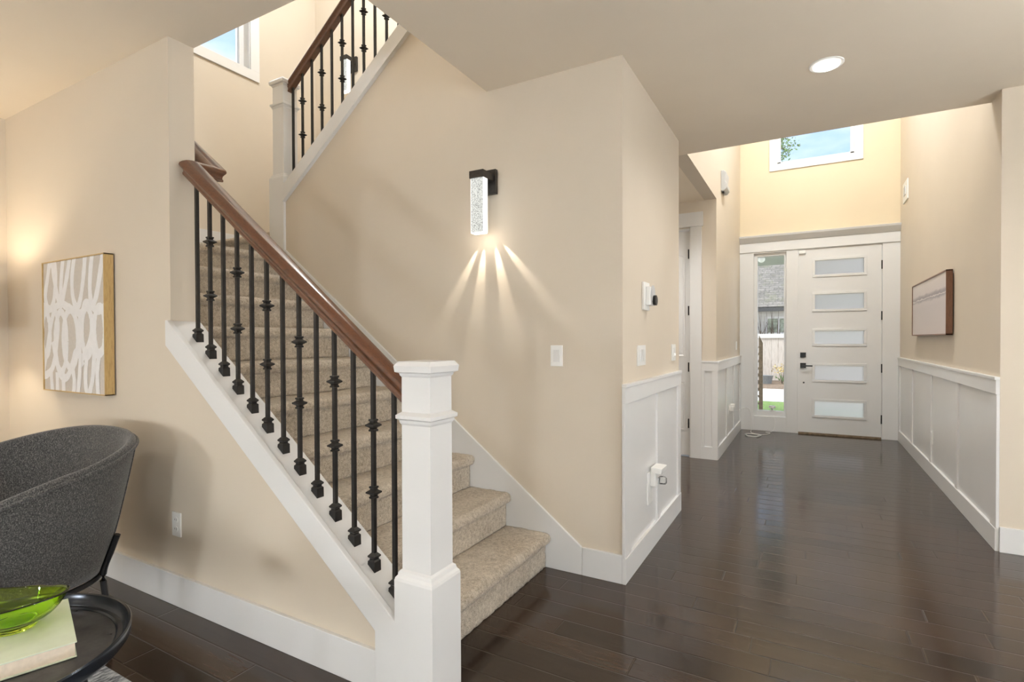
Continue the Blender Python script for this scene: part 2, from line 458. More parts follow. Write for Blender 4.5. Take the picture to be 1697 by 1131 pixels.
m = MB()
m.prism([(XS - 0.01, 0), (XS - 0.01, H), (XC, H), (XC, base(XC) - 0.02), (-1.25, base(-1.25) - 0.02), (-1.25, 0)], 'Y', YK0, YK1)
struct(m, 'wall_stairfront', PAINT, 'beige wall left of the stairs stepping down into a sloped knee wall', 'wall')
struct(MB().box(XS - 0.12, XS, -5.2, YK1, 0, H), 'wall_left', PAINT, 'beige left room wall at the photo edge', 'wall')
m = MB()
m.prism([(-3.46, 0), (-0.96, 0), (-0.96, H), (-1.62, H), (-1.62, 3.70), (-3.46, 2.36)], 'Y', YW, 2.80)
struct(m, 'wall_stair', PAINT, 'beige wall beside the stairs with lit sconce', 'wall')
struct(MB().box(-0.96, XL, YW, 4.038, 0, H), 'wall_entry', PAINT, 'beige stub wall above white wainscot at foyer entrance', 'wall')
m = MB()                                     # stairwell wall with high window
wy0, wy1, wz0, wz1 = 1.80, 3.187, 3.843, 4.95
m.box(XS - 0.16, XS, YK1, 4.04, 0, wz0); m.box(XS - 0.16, XS, YK1, 4.04, wz1, TOP)
m.box(XS - 0.16, XS, YK1, wy0, wz0, wz1); m.box(XS - 0.16, XS, wy1, 4.04, wz0, wz1)
struct(m, 'wall_landing', PAINT, 'beige far stairwell wall below the high window', 'wall')
struct(MB().box(XS, -0.96, YB, 4.04, 0, TOP), 'wall_stairback', PAINT, 'beige wall behind the upper flight of stairs', 'wall')
struct(MB().box(XS, 1.12, YK0, YK1 - 0.001, 3.0, TOP), 'wall_upperfront', PAINT, 'upper hall wall above the ceiling opening', 'wall')
m = MB().box(-0.96, XL, 5.88, 8.07, 0, TOP).box(-0.96, XL, 4.354, 5.88, H, TOP)
struct(m, 'wall_foyerleft', PAINT, 'beige left foyer wall beside the front door', 'wall')
m = MB().box(-1.10, -0.96, 5.88, 6.0, 0, H).box(-2.4, -1.10, 5.88, 6.0, 2.46, H).box(-2.4, -1.92, 5.88, 6.0, 0, 2.46).box(-2.4, -2.3, 4.04, 5.88, 0, H)
struct(m, 'wall_alcove', PAINT, 'beige alcove wall around the inner white door', 'wall')
m = MB().box(XR, 1.14, 4.146, 8.07, 0, TOP).box(XR, 1.14, 1.548, 4.146, 3.0, TOP)
struct(m, 'wall_foyerright', PAINT, 'beige right foyer wall with framed picture', 'wall')
struct(MB().box(1.14, 5.2, 4.146, 4.29, 0, H), 'wall_return', PAINT, 'beige wall at the right photo edge', 'wall')
m = MB()
fx0, fx1, fz1 = -0.70, 0.86, 2.49
ux0, ux1, uz0, uz1 = -0.377, 0.517, 3.65, 4.55
YF = YD + 0.02
m.box(-0.96, fx0, YF, YF + 0.16, 0, fz1); m.box(fx1, 1.14, YF, YF + 0.16, 0, fz1)
m.box(-0.96, 1.14, YF, YF + 0.16, fz1, uz0); m.box(-0.96, 1.14, YF, YF + 0.16, uz1, TOP)
m.box(-0.96, ux0, YF, YF + 0.16, uz0, uz1); m.box(ux1, 1.14, YF, YF + 0.16, uz0, uz1)
struct(m, 'wall_front', FRONTP, 'warm beige wall above the front door', 'wall')
struct(MB().box(-4.75, 5.2, -5.2, -5.05, 0, H), 'wall_rear', PAINT, 'rear wall of the living room', 'wall')
m = MB().box(5.05, 5.2, -5.05, -3.6, 0, H).box(5.05, 5.2, 2.4, 4.146, 0, H).box(5.05, 5.2, -3.6, 2.4, 0, 0.4).box(5.05, 5.2, -3.6, 2.4, 2.3, H)
struct(m, 'wall_right', PAINT, 'right living room wall with opening for the added window', 'wall')
w = struct(MB().box(5.07, 5.09, -3.6, 2.4, 0.4, 0.48).box(5.07, 5.09, -3.6, 2.4, 2.22, 2.3).box(5.07, 5.09, -0.64, -0.56, 0.48, 2.22).box(5.07, 5.09, -3.6, -3.52, 0.48, 2.22).box(5.07, 5.09, 2.32, 2.4, 0.48, 2.22), 'window_4', WHITE, 'wide unseen window added in the right wall for fill daylight', 'window')  # window added out of view to let in cool fill light
MB().box(5.076, 5.08, -3.52, 2.32, 0.48, 2.22).build('pane', CLEAR, w)

# ------------------------------------------------------------------ trim and baseboards
BB = 0.15
struct(MB().box(XS, -1.354, YK0 - 0.016, YK0, 0, BB), 'baseboard_left', WHITE, 'white baseboard along the wall under the stairs', 'baseboard', bevel=0.003)
struct(MB().box(XS, XS + 0.016, -5.0, YK0 - 0.017, 0, BB), 'baseboard_farleft', WHITE, 'white baseboard on the far left wall', 'baseboard', bevel=0.003)
struct(MB().box(-1.062, XL - 0.0005, YW - 0.016, YW, 0, BB), 'baseboard_stair', WHITE, 'short white baseboard between stair skirt and foyer corner', 'baseboard', bevel=0.003)
struct(MB().box(XR - 0.001, 5.05, 4.13, 4.146, 0, BB), 'baseboard_right', WHITE, 'white baseboard on the wall at the right photo edge', 'baseboard', bevel=0.003)
x1 = -3.46; zs = BB + (-1.062 - x1) * 0.757
struct(MB().prism([(-1.063, 0), (-1.063, BB), (x1, zs), (x1, zs - 0.33), (-1.30, 0)], 'Y', YW - 0.016, YW), 'trim_1', WHITE, 'white sloped skirt board between stairs and sconce wall', 'trim', bevel=0.003)
struct(MB().box(XS, XS + 0.016, 1.56, 2.66, 1.90, 2.08).box(XS, XS + 0.016, 2.66, YB, 2.09, 2.25), 'trim_2', WHITE, 'white baseboard above the stair landing', 'trim', bevel=0.003)
m = MB()
t0, t1 = 0.012, -0.118
m.prism([(XC - 0.006, base(XC) + t1 - 0.0), (XC - 0.006, base(XC) + 0.002), (XC + 0.012, base(XC) + 0.002), (-1.255, base(-1.255) + t0), (-1.255, 0), (-1.354, 0), (-1.354, base(-1.354) + t1)], 'Y', YK0 - 0.024, YK0 - 0.001)
struct(m, 'trim_3', WHITE, 'white sloped stringer board on the front of the knee wall', 'trim', bevel=0.003)
m = MB().prism([(XC + 0.001, base(XC) - 0.03), (XC + 0.001, base(XC)), (-1.262, base(-1.262)), (-1.262, base(-1.262) - 0.03)], 'Y', YK0 - 0.001, YK1 + 0.018)
struct(m, 'trim_4', WHITE, 'white sloped cap board under the lower balusters', 'trim', bevel=0.002)
# upper flight stringer
def ulow(x): return 2.322 + 0.757 * (x + 3.462)
m = MB()
xe = -1.7
m.prism([(-3.462, ulow(-3.462)), (-3.462, ulow(-3.462) + 0.135), (xe, ulow(xe) + 0.135), (xe, ulow(xe))], 'Y', YW - 0.02, YW)
m.prism([(-3.462, ulow(-3.462)), (-3.462, ulow(-3.462) + 0.028), (xe, ulow(xe) + 0.028), (xe, ulow(xe))], 'Y', YW - 0.03, YW - 0.02)
m.prism([(-3.462, ulow(-3.462) + 0.11), (-3.462, ulow(-3.462) + 0.133), (xe, ulow(xe) + 0.133), (xe, ulow(xe) + 0.11)], 'Y', YW, 2.815)
struct(m, 'trim_5', WHITE, 'white sloped stringer band under the upper balusters', 'trim', bevel=0.002)

# wainscot panels
def wains_y(name, x, y0, y1, sgn, stiles, label, end0=0.1, end1=0.09):
    """board-and-batten panel on a wall of constant x facing sgn"""
    def bx(a0, a1, ya, yb, za, zb):
        lo, hi = sorted((x + sgn * a0, x + sgn * a1)); m.box(lo, hi, ya, yb, za, zb)
    m = MB()
    bx(0, 0.004, y0 + 0.05, y1 - 0.05, 0.13, 0.94)
    bx(0, 0.020, y0, y1, 0, 0.134); bx(0, 0.020, y0, y1, 0.936, 1.022); bx(0, 0.026, y0, y1, 1.022, 1.04)
    bx(0, 0.016, y0, y0 + end0, 0.134, 0.936); bx(0, 0.016, y1 - end1, y1, 0.134, 0.936)
    for s in stiles: bx(0, 0.0155, s - 0.035, s + 0.035, 0.134, 0.936)
    return struct(m, name, WHITE, label, 'wainscot', bevel=0.0015, seg=1)
wains_y('trim_6', XL, YW - 0.016, 4.03, 1, [3.37], 'white two-panel wainscot on the stub wall nearest the stairs', 0.12, 0.09)
wains_y('trim_7', XL, 5.881, YD - 0.001, 1, [6.62, 7.30], 'white wainscot on the left foyer wall beside the front door', 0.1, 0.1)
wains_y('trim_8', XR, 4.146, YD - 0.001, -1, [5.13, 6.11, 7.11], 'white four-panel wainscot along the right foyer wall', 0.12, 0.09)
m = MB()
m.box(-0.96, -0.86, 5.876, 5.88, 0.13, 0.94).box(-0.985, XL + 0.0155, 5.864, 5.88, 0, 0.134).box(-0.985, XL + 0.0155, 5.864, 5.88, 0.936, 1.022).box(-0.985, XL + 0.0215, 5.858, 5.88, 1.022, 1.04)
m.box(-0.985, -0.955, 5.8645, 5.88, 0.134, 0.936).box(-0.88, XL + 0.0155, 5.8645, 5.88, 0.134, 0.936)
struct(m, 'trim_9', WHITE, 'narrow white wainscot panel beside the inner door casing', 'wainscot', bevel=0.0015, seg=1)

# inner door in the alcove
d2 = struct(MB().box(-1.10, -0.985, 5.862, 5.88, 0, 2.47).box(-2.04, -1.92, 5.862, 5.88, 0, 2.47).box(-2.06, -0.970, 5.852, 5.88, 2.47, 2.62), 'trim_10', WHITE, 'white casing and header around the inner door', 'trim', bevel=0.002, seg=1)
d2 = struct(MB().box(-1.885, -1.106, 5.93, 5.965, 0.012, 2.44), 'door_2', WHITE, 'white panelled inner door in the alcove, seen as a sliver', 'door', bevel=0.002)
def raised(xa, xb, za, zb, arch=0.0):
    n = 12; pts = [(xa, za), (xb, za)] + [(xb + (xa - xb) * k / n, zb + arch * math.sin(math.pi * k / n)) for k in range(n + 1)]
    cx, cz = (xa + xb) / 2, (za + zb) / 2
    def sc(s): return [(cx + (px - cx) * (1 - 2 * s / (xb - xa)), cz + (pz - cz) * (1 - 2 * s / (zb - za))) for px, pz in pts]
    mm = MB()
    lv = [(0, 5.930), (0, 5.922), (0.012, 5.922), (0.022, 5.928), (0.05, 5.922)]
    mm.rings([[(px, yy, pz) for px, pz in sc(s)] for s, yy in lv])
    return mm
raised(-1.82, -1.165, 1.08, 2.18, 0.10).build('panel', WHITE, d2)
raised(-1.82, -1.165, 0.28, 0.82).build('panel', WHITE, d2)
for z in (2.19, 1.58, 0.97, 0.36):
    MB().box(-1.132, -1.113, 5.908, 5.931, z - 0.05, z + 0.05).build('hinge', BLACKM, d2)
MB().box(-1.112, -1.10, 5.88, 5.97, 0, 2.46).box(-1.92, -1.885, 5.88, 5.97, 0, 2.46).box(-1.92, -1.10, 5.88, 5.97, 2.445, 2.46).build('jamb', WHITE, d2)

# front door wall assembly
m = MB()
m.box(XL, -0.66, YD, YF, 0, 2.47).box(-0.66, -0.26, YD, YF, 0, 0.205).box(-0.26, -0.122, YD, YF, 0, 2.47).box(0.812, XR, YD, YF, 0, 2.47)
m.box(-0.66, -0.26, YD, YF, 2.452, 2.47)
struct(m, 'trim_11', WHITE, 'white casing boards around the front door and sidelight', 'trim', bevel=0.002, seg=1)
m = MB().box(XL - 0.0, XR, YD - 0.012, YF, 2.47, 2.60)
m.prism([(YD - 0.02, 2.60), (YD - 0.075, 2.665), (YD - 0.085, 2.69), (YF, 2.69), (YF, 2.60)], 'X', XL, XR)
struct(m, 'trim_12', WHITE, 'white header with projecting crown shelf over the front door', 'trim', bevel=0.002, seg=1)

lites = [(2.115, 2.302), (1.660, 1.855), (1.205, 1.373), (0.732, 0.918), (0.262, 0.446)]
m = MB()
ya, yb = YD + 0.010, YD + 0.055
m.box(-0.114, 0.078, ya, yb, 0.024, 2.462).box(0.619, 0.806, ya, yb, 0.024, 2.462)
zz = 0.024
for z0, z1 in lites[::-1]:
    m.box(0.078, 0.619, ya, yb, zz, z0); zz = z1
m.box(0.078, 0.619, ya, yb, zz, 2.462)
d1 = struct(m, 'door_1', WHITE, 'white front door with five frosted horizontal lites', 'door')
for z0, z1 in lites:
    fr = MB()
    o, i, d = 0.032, 0.0, 0.010
    for (xa, xb, za, zb) in ((0.078 - o, 0.619 + o, z1, z1 + o), (0.078 - o, 0.619 + o, z0 - o, z0), (0.078 - o, 0.078, z0, z1), (0.619, 0.619 + o, z0, z1)):
        fr.box(xa, xb, ya - d, ya, za, zb)
    f = fr.build('lite_frame', WHITE, d1, bevel=0.003)
    pn_ = MB().box(0.078, 0.619, ya + 0.012, ya + 0.018, z0, z1).build('frosted_pane', FROST, f)
    pn_.data.materials.append(CLEAR)
    for pl_ in pn_.data.polygons: pl_.material_index = 0 if pl_.normal.y < -0.5 else 1
for z in (2.20, 1.56, 0.895, 0.25):
    MB().box(0.800, 0.814, ya - 0.010, ya + 0.004, z - 0.055, z + 0.055).build('hinge', BLACKM, d1)
MB().box(-0.092, -0.024, ya - 0.014, ya, 1.022, 1.088).build('deadbolt', BLACKM, d1, bevel=0.002)
h = MB().box(-0.092, -0.024, ya - 0.012, ya, 0.880, 0.948).build('handle', BLACKM, d1, bevel=0.002)
MB().tube([(-0.058, ya - 0.012, 0.912), (-0.058, ya - 0.05, 0.912)], 0.010, 10).box(-0.066, 0.052, ya - 0.058, ya - 0.046, 0.903, 0.920).build('lever', BLACKM, h)
MB().rings([[(-0.050 + 0.011 * math.cos(t * math.pi / 8), yy, 0.685 + 0.011 * math.sin(t * math.pi / 8)) for t in range(16)] for yy in (ya - 0.004, ya)]).build('small_round_lock', BLACKM, d1)
struct(MB().box(-0.114, 0.806, YD - 0.01, YF + 0.12, 0.0, 0.021), 'trim_13', TRELLIS, 'dark wooden threshold under the front door', 'trim', bevel=0.003)
# door stop / jamb behind
struct(MB().box(-0.126, -0.114, YD + 0.006, YF + 0.14, 0.0, 2.475).box(0.808, 0.84, YF, YF + 0.14, 0.0, 2.475).box(-0.126, 0.84, YD + 0.006, YF + 0.14, 2.464, 2.478), 'trim_14', WHITE, 'white jamb behind the front door edges', 'trim')

# sidelight
s0 = struct(MB().box(-0.66, -0.615, YD + 0.03, YF + 0.10, 0.2, 2.46).box(-0.287, -0.24, YD + 0.03, YF + 0.10, 0.2, 2.46).box(-0.615, -0.287, YD + 0.03, YF + 0.10, 0.2, 0.278).box(-0.615, -0.287, YD + 0.03, YF + 0.10, 2.41, 2.46), 'window_1', WHITE, 'tall narrow sidelight window left of the front door', 'window', bevel=0.002)
MB().box(-0.615, -0.287, YF + 0.05, YF + 0.056, 0.278, 2.41).build('pane', CLEAR, s0)
# foyer high window
m = MB()
for (xa, xb, za, zb) in ((-0.467, 0.607, 3.56, 3.65), (-0.467, -0.377, 3.65, 4.55), (0.517, 0.607, 3.65, 4.55), (-0.467, 0.607, 4.55, 4.64)):
    m.box(xa, xb, YF - 0.018, YF, za, zb)
s1 = struct(m, 'window_2', WHITE, 'high foyer window above the front door showing sky', 'window', bevel=0.002)
m = MB()
for (xa, xb, za, zb) in ((ux0, ux1, uz0, uz0 + 0.045), (ux0, ux0 + 0.045, uz0, uz1), (ux1 - 0.045, ux1, uz0, uz1), (ux0, ux1, uz1 - 0.045, uz1)):
    m.box(xa, xb, YF + 0.07, YF + 0.13, za, zb)
fsash = m.build('sash', WHITE, s1, bevel=0.002)
MB().box(ux0 + 0.04, ux1 - 0.04, YF + 0.10, YF + 0.106, uz0 + 0.04, uz1 - 0.04).build('pane', CLEAR, fsash)
MB().box(ux0 - 0.001, ux1 + 0.001, YF - 0.004, YF + 0.158, uz0 - 0.0, uz0 + 0.006).box(ux0, ux0 + 0.006, YF - 0.004, YF + 0.158, uz0, uz1).box(ux1 - 0.006, ux1, YF - 0.004, YF + 0.158, uz0, uz1).build('jamb', WHITE, s1)
# stairwell window
m = MB()
tw = 0.092
for (y0, y1, za, zb) in ((wy0 - tw, wy1 + tw, wz0 - tw, wz0), (wy0 - tw, wy0, wz0, wz1), (wy1, wy1 + tw, wz0, wz1), (wy0 - tw, wy1 + tw, wz1, wz1 + tw)):
    m.box(XS, XS + 0.018, y0, y1, za, zb)
s2 = struct(m, 'window_3', WHITE, 'high stairwell window with white trim at upper left', 'window', bevel=0.002)
m = MB()
for (y0, y1, za, zb) in ((wy0, wy1, wz0, wz0 + 0.05), (wy0, wy0 + 0.05, wz0, wz1), (wy1 - 0.05, wy1, wz0, wz1), (wy0, wy1, wz1 - 0.05, wz1)):
    m.box(XS - 0.14, XS - 0.08, y0, y1, za, zb)
sash = m.build('sash', WHITE, s2, bevel=0.002)
MB().box(XS - 0.115, XS - 0.109, wy0 + 0.04, wy1 - 0.04, wz0 + 0.04, wz1 - 0.04).build('pane', CLEAR, sash)
MB().box(XS - 0.158, XS + 0.004, wy0, wy1, wz0, wz0 + 0.006).box(XS - 0.158, XS + 0.004, wy1 - 0.006, wy1, wz0, wz1).box(XS - 0.158, XS + 0.004, wy0, wy0 + 0.006, wz0, wz1).build('jamb', WHITE, s2)

# ------------------------------------------------------------------ staircase
stair = thing('staircase', (-2.4, 2.1, 0), 'beige carpeted staircase rising to a landing and turning back', 'stairs')
def carpet_mesh(prof, y0, y1, parent, name, step=0.02, amp=0.0035, fixed=()):
    """prof: closed x-z outline, swept along y, surface roughened like pile"""
    pts = []
    n = len(prof)
    for i in range(n):
        a, b = Vector(prof[i]), Vector(prof[(i + 1) % n]); k = max(1, int((b - a).length / 0.013))
        if i in fixed: k = 1
        for j in range(k): pts.append(a.lerp(b, j / k))
    ny = max(2, int((y1 - y0) / step))
    m = MB()
    m.rings([[(p.x, y0 + (y1 - y0) * j / ny, p.y) for p in pts] for j in range(ny + 1)])
    m.bm.normal_update()
    for v in m.bm.verts:
        q = noise.noise(v.co * 38) * amp + noise.noise(v.co * 110) * amp * 0.6
        v.co += v.normal * q
    return m.build(name, CARPET, parent, smooth='all')
def step_profile(xn, z, depth, rise):
    r = 0.031; xr = xn - 0.034
    pr = [(xr, z - rise - 0.004), (xr, z - 2 * r - 0.004)]
    cx, cz = xn - r, z - r
    for k in range(0, 9):
        a = math.radians(-90 + 180 * k / 8)
        pr.append((cx + r * math.cos(a), cz + r * math.sin(a)))
    pr += [(xn - depth - 0.034, z), (xn - depth - 0.034, z - rise - 0.004)]
    return pr
NY0, NY1 = 1.572, 2.655
for k in range(9):
    xn, z = -1.245 - RUN * k, RISE * (k + 1)
    pf = step_profile(xn, z, RUN, RISE)
    if k == 0: pf[0] = (pf[0][0], 0.001); pf[-1] = (pf[-1][0], 0.001)
    carpet_mesh(pf, NY0, NY1, stair, 'step', fixed=(len(pf) - 2, len(pf) - 1))
xn = -1.245 - RUN * 9; z10 = RISE * 10
pf = step_profile(xn, z10, 1.06, RISE)
carpet_mesh(pf, NY0, NY1 + 0.02, stair, 'landing', step=0.03, fixed=(len(pf) - 2, len(pf) - 1))
z11 = z10 + RISE                                   # second landing, risen along +Y
def turn(v): return (v[1], -v[0])
m = MB()
pf = [(-(p[0]), p[1]) for p in step_profile(-2.665, z11, 1.24, RISE)]
m.rings([[(x, p[0], p[1]) for p in pf] for x in [XS + 0.01 + (1.0 - 0.02) * j / 40 for j in range(41)]])
m.build('landing', CARPET, stair, smooth='all')
for k in range(5):                                  # upper flight
    xn = -3.64 + RUN * k; z = z11 + RISE * (k + 1)
    pf = [(2 * xn - p[0], p[1]) for p in step_profile(xn, z, RUN, RISE)]
    m = MB(); m.prism(pf, 'Y', 2.83, YB - 0.012); m.build('step', CARPET, stair, smooth=True)
MB().prism([(-3.39, 2.25), (-1.66, 3.00), (-1.66, 3.08), (-2.6, 3.08), (-3.39, 2.34)], 'Y', 2.83, YB - 0.012).build('underside', PAINT, stair)

# ------------------------------------------------------------------ railings
KN = [(-0.024, 0.0075), (-0.023, 0.0125), (-0.018, 0.013), (-0.0135, 0.0095), (-0.010, 0.0105), (-0.0025, 0.0215), (0.0025, 0.0215), (0.010, 0.0105), (0.0135, 0.0095), (0.018, 0.013), (0.023, 0.0125), (0.024, 0.0075)]
def make_baluster(root, x, y, zb, zt, slope, knuckles):
    b = MB().square(x, y, [(zb - 0.005, 0.0072), (zt + 0.02, 0.0072)]).build('baluster', IRON, root)
    h = 0.0175; m = MB()
    lo = lambda sx: zb - slope * sx * h
    bot = [(x - h, y - h, lo(-1)), (x + h, y - h, lo(1)), (x + h, y + h, lo(1)), (x - h, y + h, lo(-1))]
    ring = lambda z, s: [(x - s, y - s, z), (x + s, y - s, z), (x + s, y + s, z), (x - s, y + s, z)]
    m.rings([bot, ring(zb + 0.026, h * 0.97), ring(zb + 0.031, 0.012), ring(zb + 0.036, 0.012), ring(zb + 0.041, 0.0175), ring(zb + 0.046, 0.0175), ring(zb + 0.056, 0.0085)])
    m.build('shoe', IRON, b)
    for kz in knuckles:
        MB().square(x, y, [(zb + kz + dz, r) for dz, r in KN]).build('knuckle', IRON, b)
    return b
def rail_profile():
    P = [(0.020, 0.0), (0.0215, 0.002), (0.0215, 0.010), (0.0188, 0.0125), (0.0185, 0.018), (0.0205, 0.026), (0.026, 0.033), (0.0315, 0.039), (0.033, 0.046), (0.0305, 0.054), (0.022, 0.0605), (0.010, 0.0645), (0.0, 0.0655)]
    return P + [(-a, b) for a, b in P[-2::-1]]
def sweep_rail(path):
    """path of bottom-centre points; the profile is kept upright and mitred at corners"""
    P = [Vector(p) for p in path]; R_ = []
    for i, p in enumerate(P):
        d0 = (P[i] - P[i - 1]).normalized() if i else (P[1] - P[0]).normalized()
        d1 = (P[i + 1] - P[i]).normalized() if i < len(P) - 1 else d0
        f0 = Vector((d0.x, d0.y, 0)).normalized(); f1 = Vector((d1.x, d1.y, 0)).normalized()
        n0 = Vector((-f0.y, f0.x, 0)); n1 = Vector((-f1.y, f1.x, 0))
        nn = (n0 + n1).normalized(); s = 1 / max(0.35, nn.dot(n0))
        c = (d0.xy.length + d1.xy.length) / 2
        R_.append([p + nn * (a * s) + Vector((0, 0, b / c)) for a, b in rail_profile()])
    return MB().rings(R_)
def make_newel(root, cx, cy, zb, z0):
    """zb bottom of the block, z0 lifts the shared profile"""
    q = lambda L: [(z + z0, r) for z, r in L]
    n = MB().square(cx, cy, [(zb, 0.0825)] + q([(0.437, 0.0825), (0.447, 0.0800), (0.455, 0.0735), (0.468, 0.0700), (0.474, 0.0625), (1.165, 0.0615)])).build('newel_post', WHITE, root)
    MB().square(cx, cy, q([(0.975, 0.060), (0.985, 0.067), (0.995, 0.069), (1.000, 0.077), (1.012, 0.0775), (1.017, 0.070), (1.024, 0.060)])).build('collar', WHITE, n)
    MB().square(cx, cy, q([(1.142, 0.060), (1.150, 0.066), (1.158, 0.068), (1.162, 0.079), (1.183, 0.0815), (1.199, 0.070), (1.201, 0.0)][:-1])).build('cap', WHITE, n)
    return n
low = thing('stair_railing', (-1.95, 1.4865, 0), 'lower stair railing with brown handrail, black balusters and large foreground newel', 'stair railing', 'stair railings')
BY = 1.4865
for k in range(13):
    x = -2.570 + 0.1031 * k
    make_baluster(low, x, BY, base(x), base(x) + 0.758, SL, (0.286, 0.541) if k % 2 == 1 else ())
make_newel(low, -1.1725, 1.4775, 0.001, 0.0)
rb = lambda x: base(x) + 0.757
xt = -2.628
zt = rb(xt); zt2 = zt + 0.002
sweep_rail([(-1.225, BY, rb(-1.225)), (xt, BY, zt), (xt, 1.622, zt2), (-3.45, 1.622, zt2 + SL * (3.45 + xt))]).build('handrail', RAILW, low, smooth=True)

upr = thing('stair_railing', (-2.9, 2.735, 2.2), 'upper stair railing seen through the ceiling opening', 'stair railing', 'stair railings')
UY = 2.735
for k in range(17):
    x = -3.446 + 0.1055 * k
    make_baluster(upr, x, UY, ubase(x), ubase(x) + 0.745, -0.757, (0.286, 0.541) if k % 2 == 1 else ())
make_newel(upr, -3.5425, 2.735, 1.935, 2.075)
sweep_rail([(-3.535, UY, ubase(-3.535) + 0.742), (-1.70, UY, ubase(-1.70) + 0.742)]).build('handrail', RAILW, upr, smooth=True)

# ------------------------------------------------------------------ lights with their fixtures
def sconce(dx, dy, dz, label):
    cx = -1.648 + dx; yw = YW + dy
    o = thing('wall_sconce', (cx, yw - 0.05, 1.885 + dz), label, 'wall lamp', 'seeded glass sconces')
    z = lambda v: v + dz
    MB().box(cx - 0.070, cx + 0.060, yw - 0.026, yw - 0.001, z(2.125), z(2.268)).build('back_plate', BRONZE, o, bevel=0.002)
    MB().box(cx - 0.047, cx + 0.047, yw - 0.142, yw - 0.024, z(2.196), z(2.238)).build('lamp_holder', BRONZE, o, bevel=0.002)
    g = MB().box(cx - 0.040, cx + 0.040, yw - 0.134, yw - 0.086, z(1.888), z(2.197)).build('seeded_glass', LAMP_GLASS, o, bevel=0.002)
    e_ = MB()
    for sx in (-1, 1):
        lo, hi = sorted((cx + sx * 0.0405, cx + sx * 0.0435)); e_.box(lo, hi, yw - 0.132, yw - 0.088, z(1.886), z(2.196))
    e_.box(cx - 0.040, cx + 0.040, yw - 0.1335, yw - 0.0865, z(1.882), z(1.888))
    e_.build('glowing_edge', LAMP_EDGE, g)
    zs_ = z(1.874); ys = yw - 0.066
    lamp('sconce_glow', 'POINT', (cx, yw - 0.11, zs_ - 0.02), 0.45, (1.0, 0.86, 0.68), o, shadow_soft_size=0.03)
    for ang, en, w, zo, xo in ((-31, 9, 0.32, 0.06, -0.010), (-7, 12, 0.38, 0.08, -0.020), (12, 13, 0.38, 0.08, 0.016), (40, 9, 0.28, 0.06, 0.010)):
        s = lamp('sconce_beam', 'SPOT', (cx + xo, yw - 0.075, zs_ + zo), en, (1.0, 0.90, 0.74), o, spot_size=math.radians(34), spot_blend=0.7, shadow_soft_size=0.004)
        a = math.radians(ang); u = Vector((math.sin(a), 0, -math.cos(a))); d = (u + Vector((0, 0.21, 0))).normalized()
        zax = -d; xax = u.cross(Vector((0, 1, 0))).normalized(); yax = zax.cross(xax)
        s.rotation_euler = Matrix((xax, yax, zax)).transposed().to_euler(); s.scale = (w, 1, 1)
    return o
sconce(0, 0, 0, 'lit seeded glass wall sconce on the wall beside the lower stairs')
sconce(-2.41, YB - YW, 1.885, 'lit wall sconce half hidden behind the upper balusters')

def downlight(x, y, z, label, watts=CEIL_LAMP_W, warm=(1.0, 0.97, 0.93)):
    o = thing('recessed_downlight', (x, y, z), label, 'ceiling light', 'recessed downlights')
    MB().lathe(x, y, [(0.060, z + 0.0), (0.060, z - 0.006), (0.078, z - 0.007), (0.083, z - 0.003), (0.083, z)], 40, caps=False).build('trim_ring', PLASTIC, o, smooth=True)
    MB().lathe(x, y, [(0.062, z - 0.001), (0.062, z - 0.010), (0.050, z - 0.016), (0.03, z - 0.019)], 40).build('diffuser', DOWN_GLOW, o)
    lamp('downlight_lamp', 'SPOT', (x, y, z - 0.02), watts, warm, o, spot_size=math.radians(150), spot_blend=0.8, shadow_soft_size=0.05)
    return o
downlight(-1.55, 4.95, H, 'lit recessed downlight in the alcove ceiling before the inner door', 95.0)
downlight(0.082, 3.305, H, 'lit round recessed downlight in the ceiling before the foyer')
for (x, y) in ((-3.15, -0.85), (-1.2, -0.85), (0.9, -0.85), (2.9, -0.85), (-3.15, -4.3), (-0.2, -4.3), (2.9, -4.3), (2.6, 2.2)):
    downlight(x, y, H, 'lit recessed downlight in the living room ceiling behind the camera')
def globe(x, y, z, r, ztop, label):  # unseen globes added for fill light, in place of bounced flash
    o = thing('added_fill_globe', (x, y, z), label, 'pendant lamp', 'added fill globes')
    MB().sphere((x, y, z), r).build('globe', FILL_GLOBE_GLOW, o, smooth=True)
    MB().tube([(x, y, z + r), (x, y, ztop - 0.02)], 0.006).lathe(x, y, [(0.06, ztop - 0.02), (0.06, ztop - 0.001)], 24).build('hanging_stem', BRONZE, o)
globe(-2.7, -3.3, 1.0, 0.25, H, 'added unseen fill globe at the left of three behind the camera')
globe(-0.2, -3.0, 1.0, 0.25, H, 'added unseen fill globe in the middle of three behind the camera')
globe(2.1, -2.4, 1.0, 0.25, H, 'added unseen fill globe at the right of three behind the camera')
globe(2.7, 2.0, 1.0, 0.20, H, 'added unseen fill globe beyond the right photo edge')
o = thing('foyer_pendant', (0.1, 5.6, 5.2), 'round pendant lamp hanging high in the foyer', 'pendant lamp')
MB().tube([(0.1, 5.6, 5.30), (0.1, 5.6, TOP - 0.002)], 0.008).lathe(0.1, 5.6, [(0.07, TOP - 0.03), (0.07, TOP - 0.001)], 24).lathe(0.1, 5.6, [(0.16, 5.30), (0.16, 5.305), (0.02, 5.32)], 32).build('hanging_stem', BRONZE, o)
lamp('foyer_lamp', 'POINT', (0.1, 5.6, 5.2), FOYER_LAMP_W, (0.90, 0.96, 1.0), o, shadow_soft_size=0.12)
o = thing('added_stairwell_light', (-3.2, 2.9, TOP - 0.1), 'added unseen fill light on the stairwell ceiling', 'ceiling light')  # unseen lamp added to light the upper stairwell
MB().lathe(-3.2, 2.9, [(0.18, TOP - 0.03), (0.18, TOP - 0.001)], 32).build('base_ring', BRONZE, o)
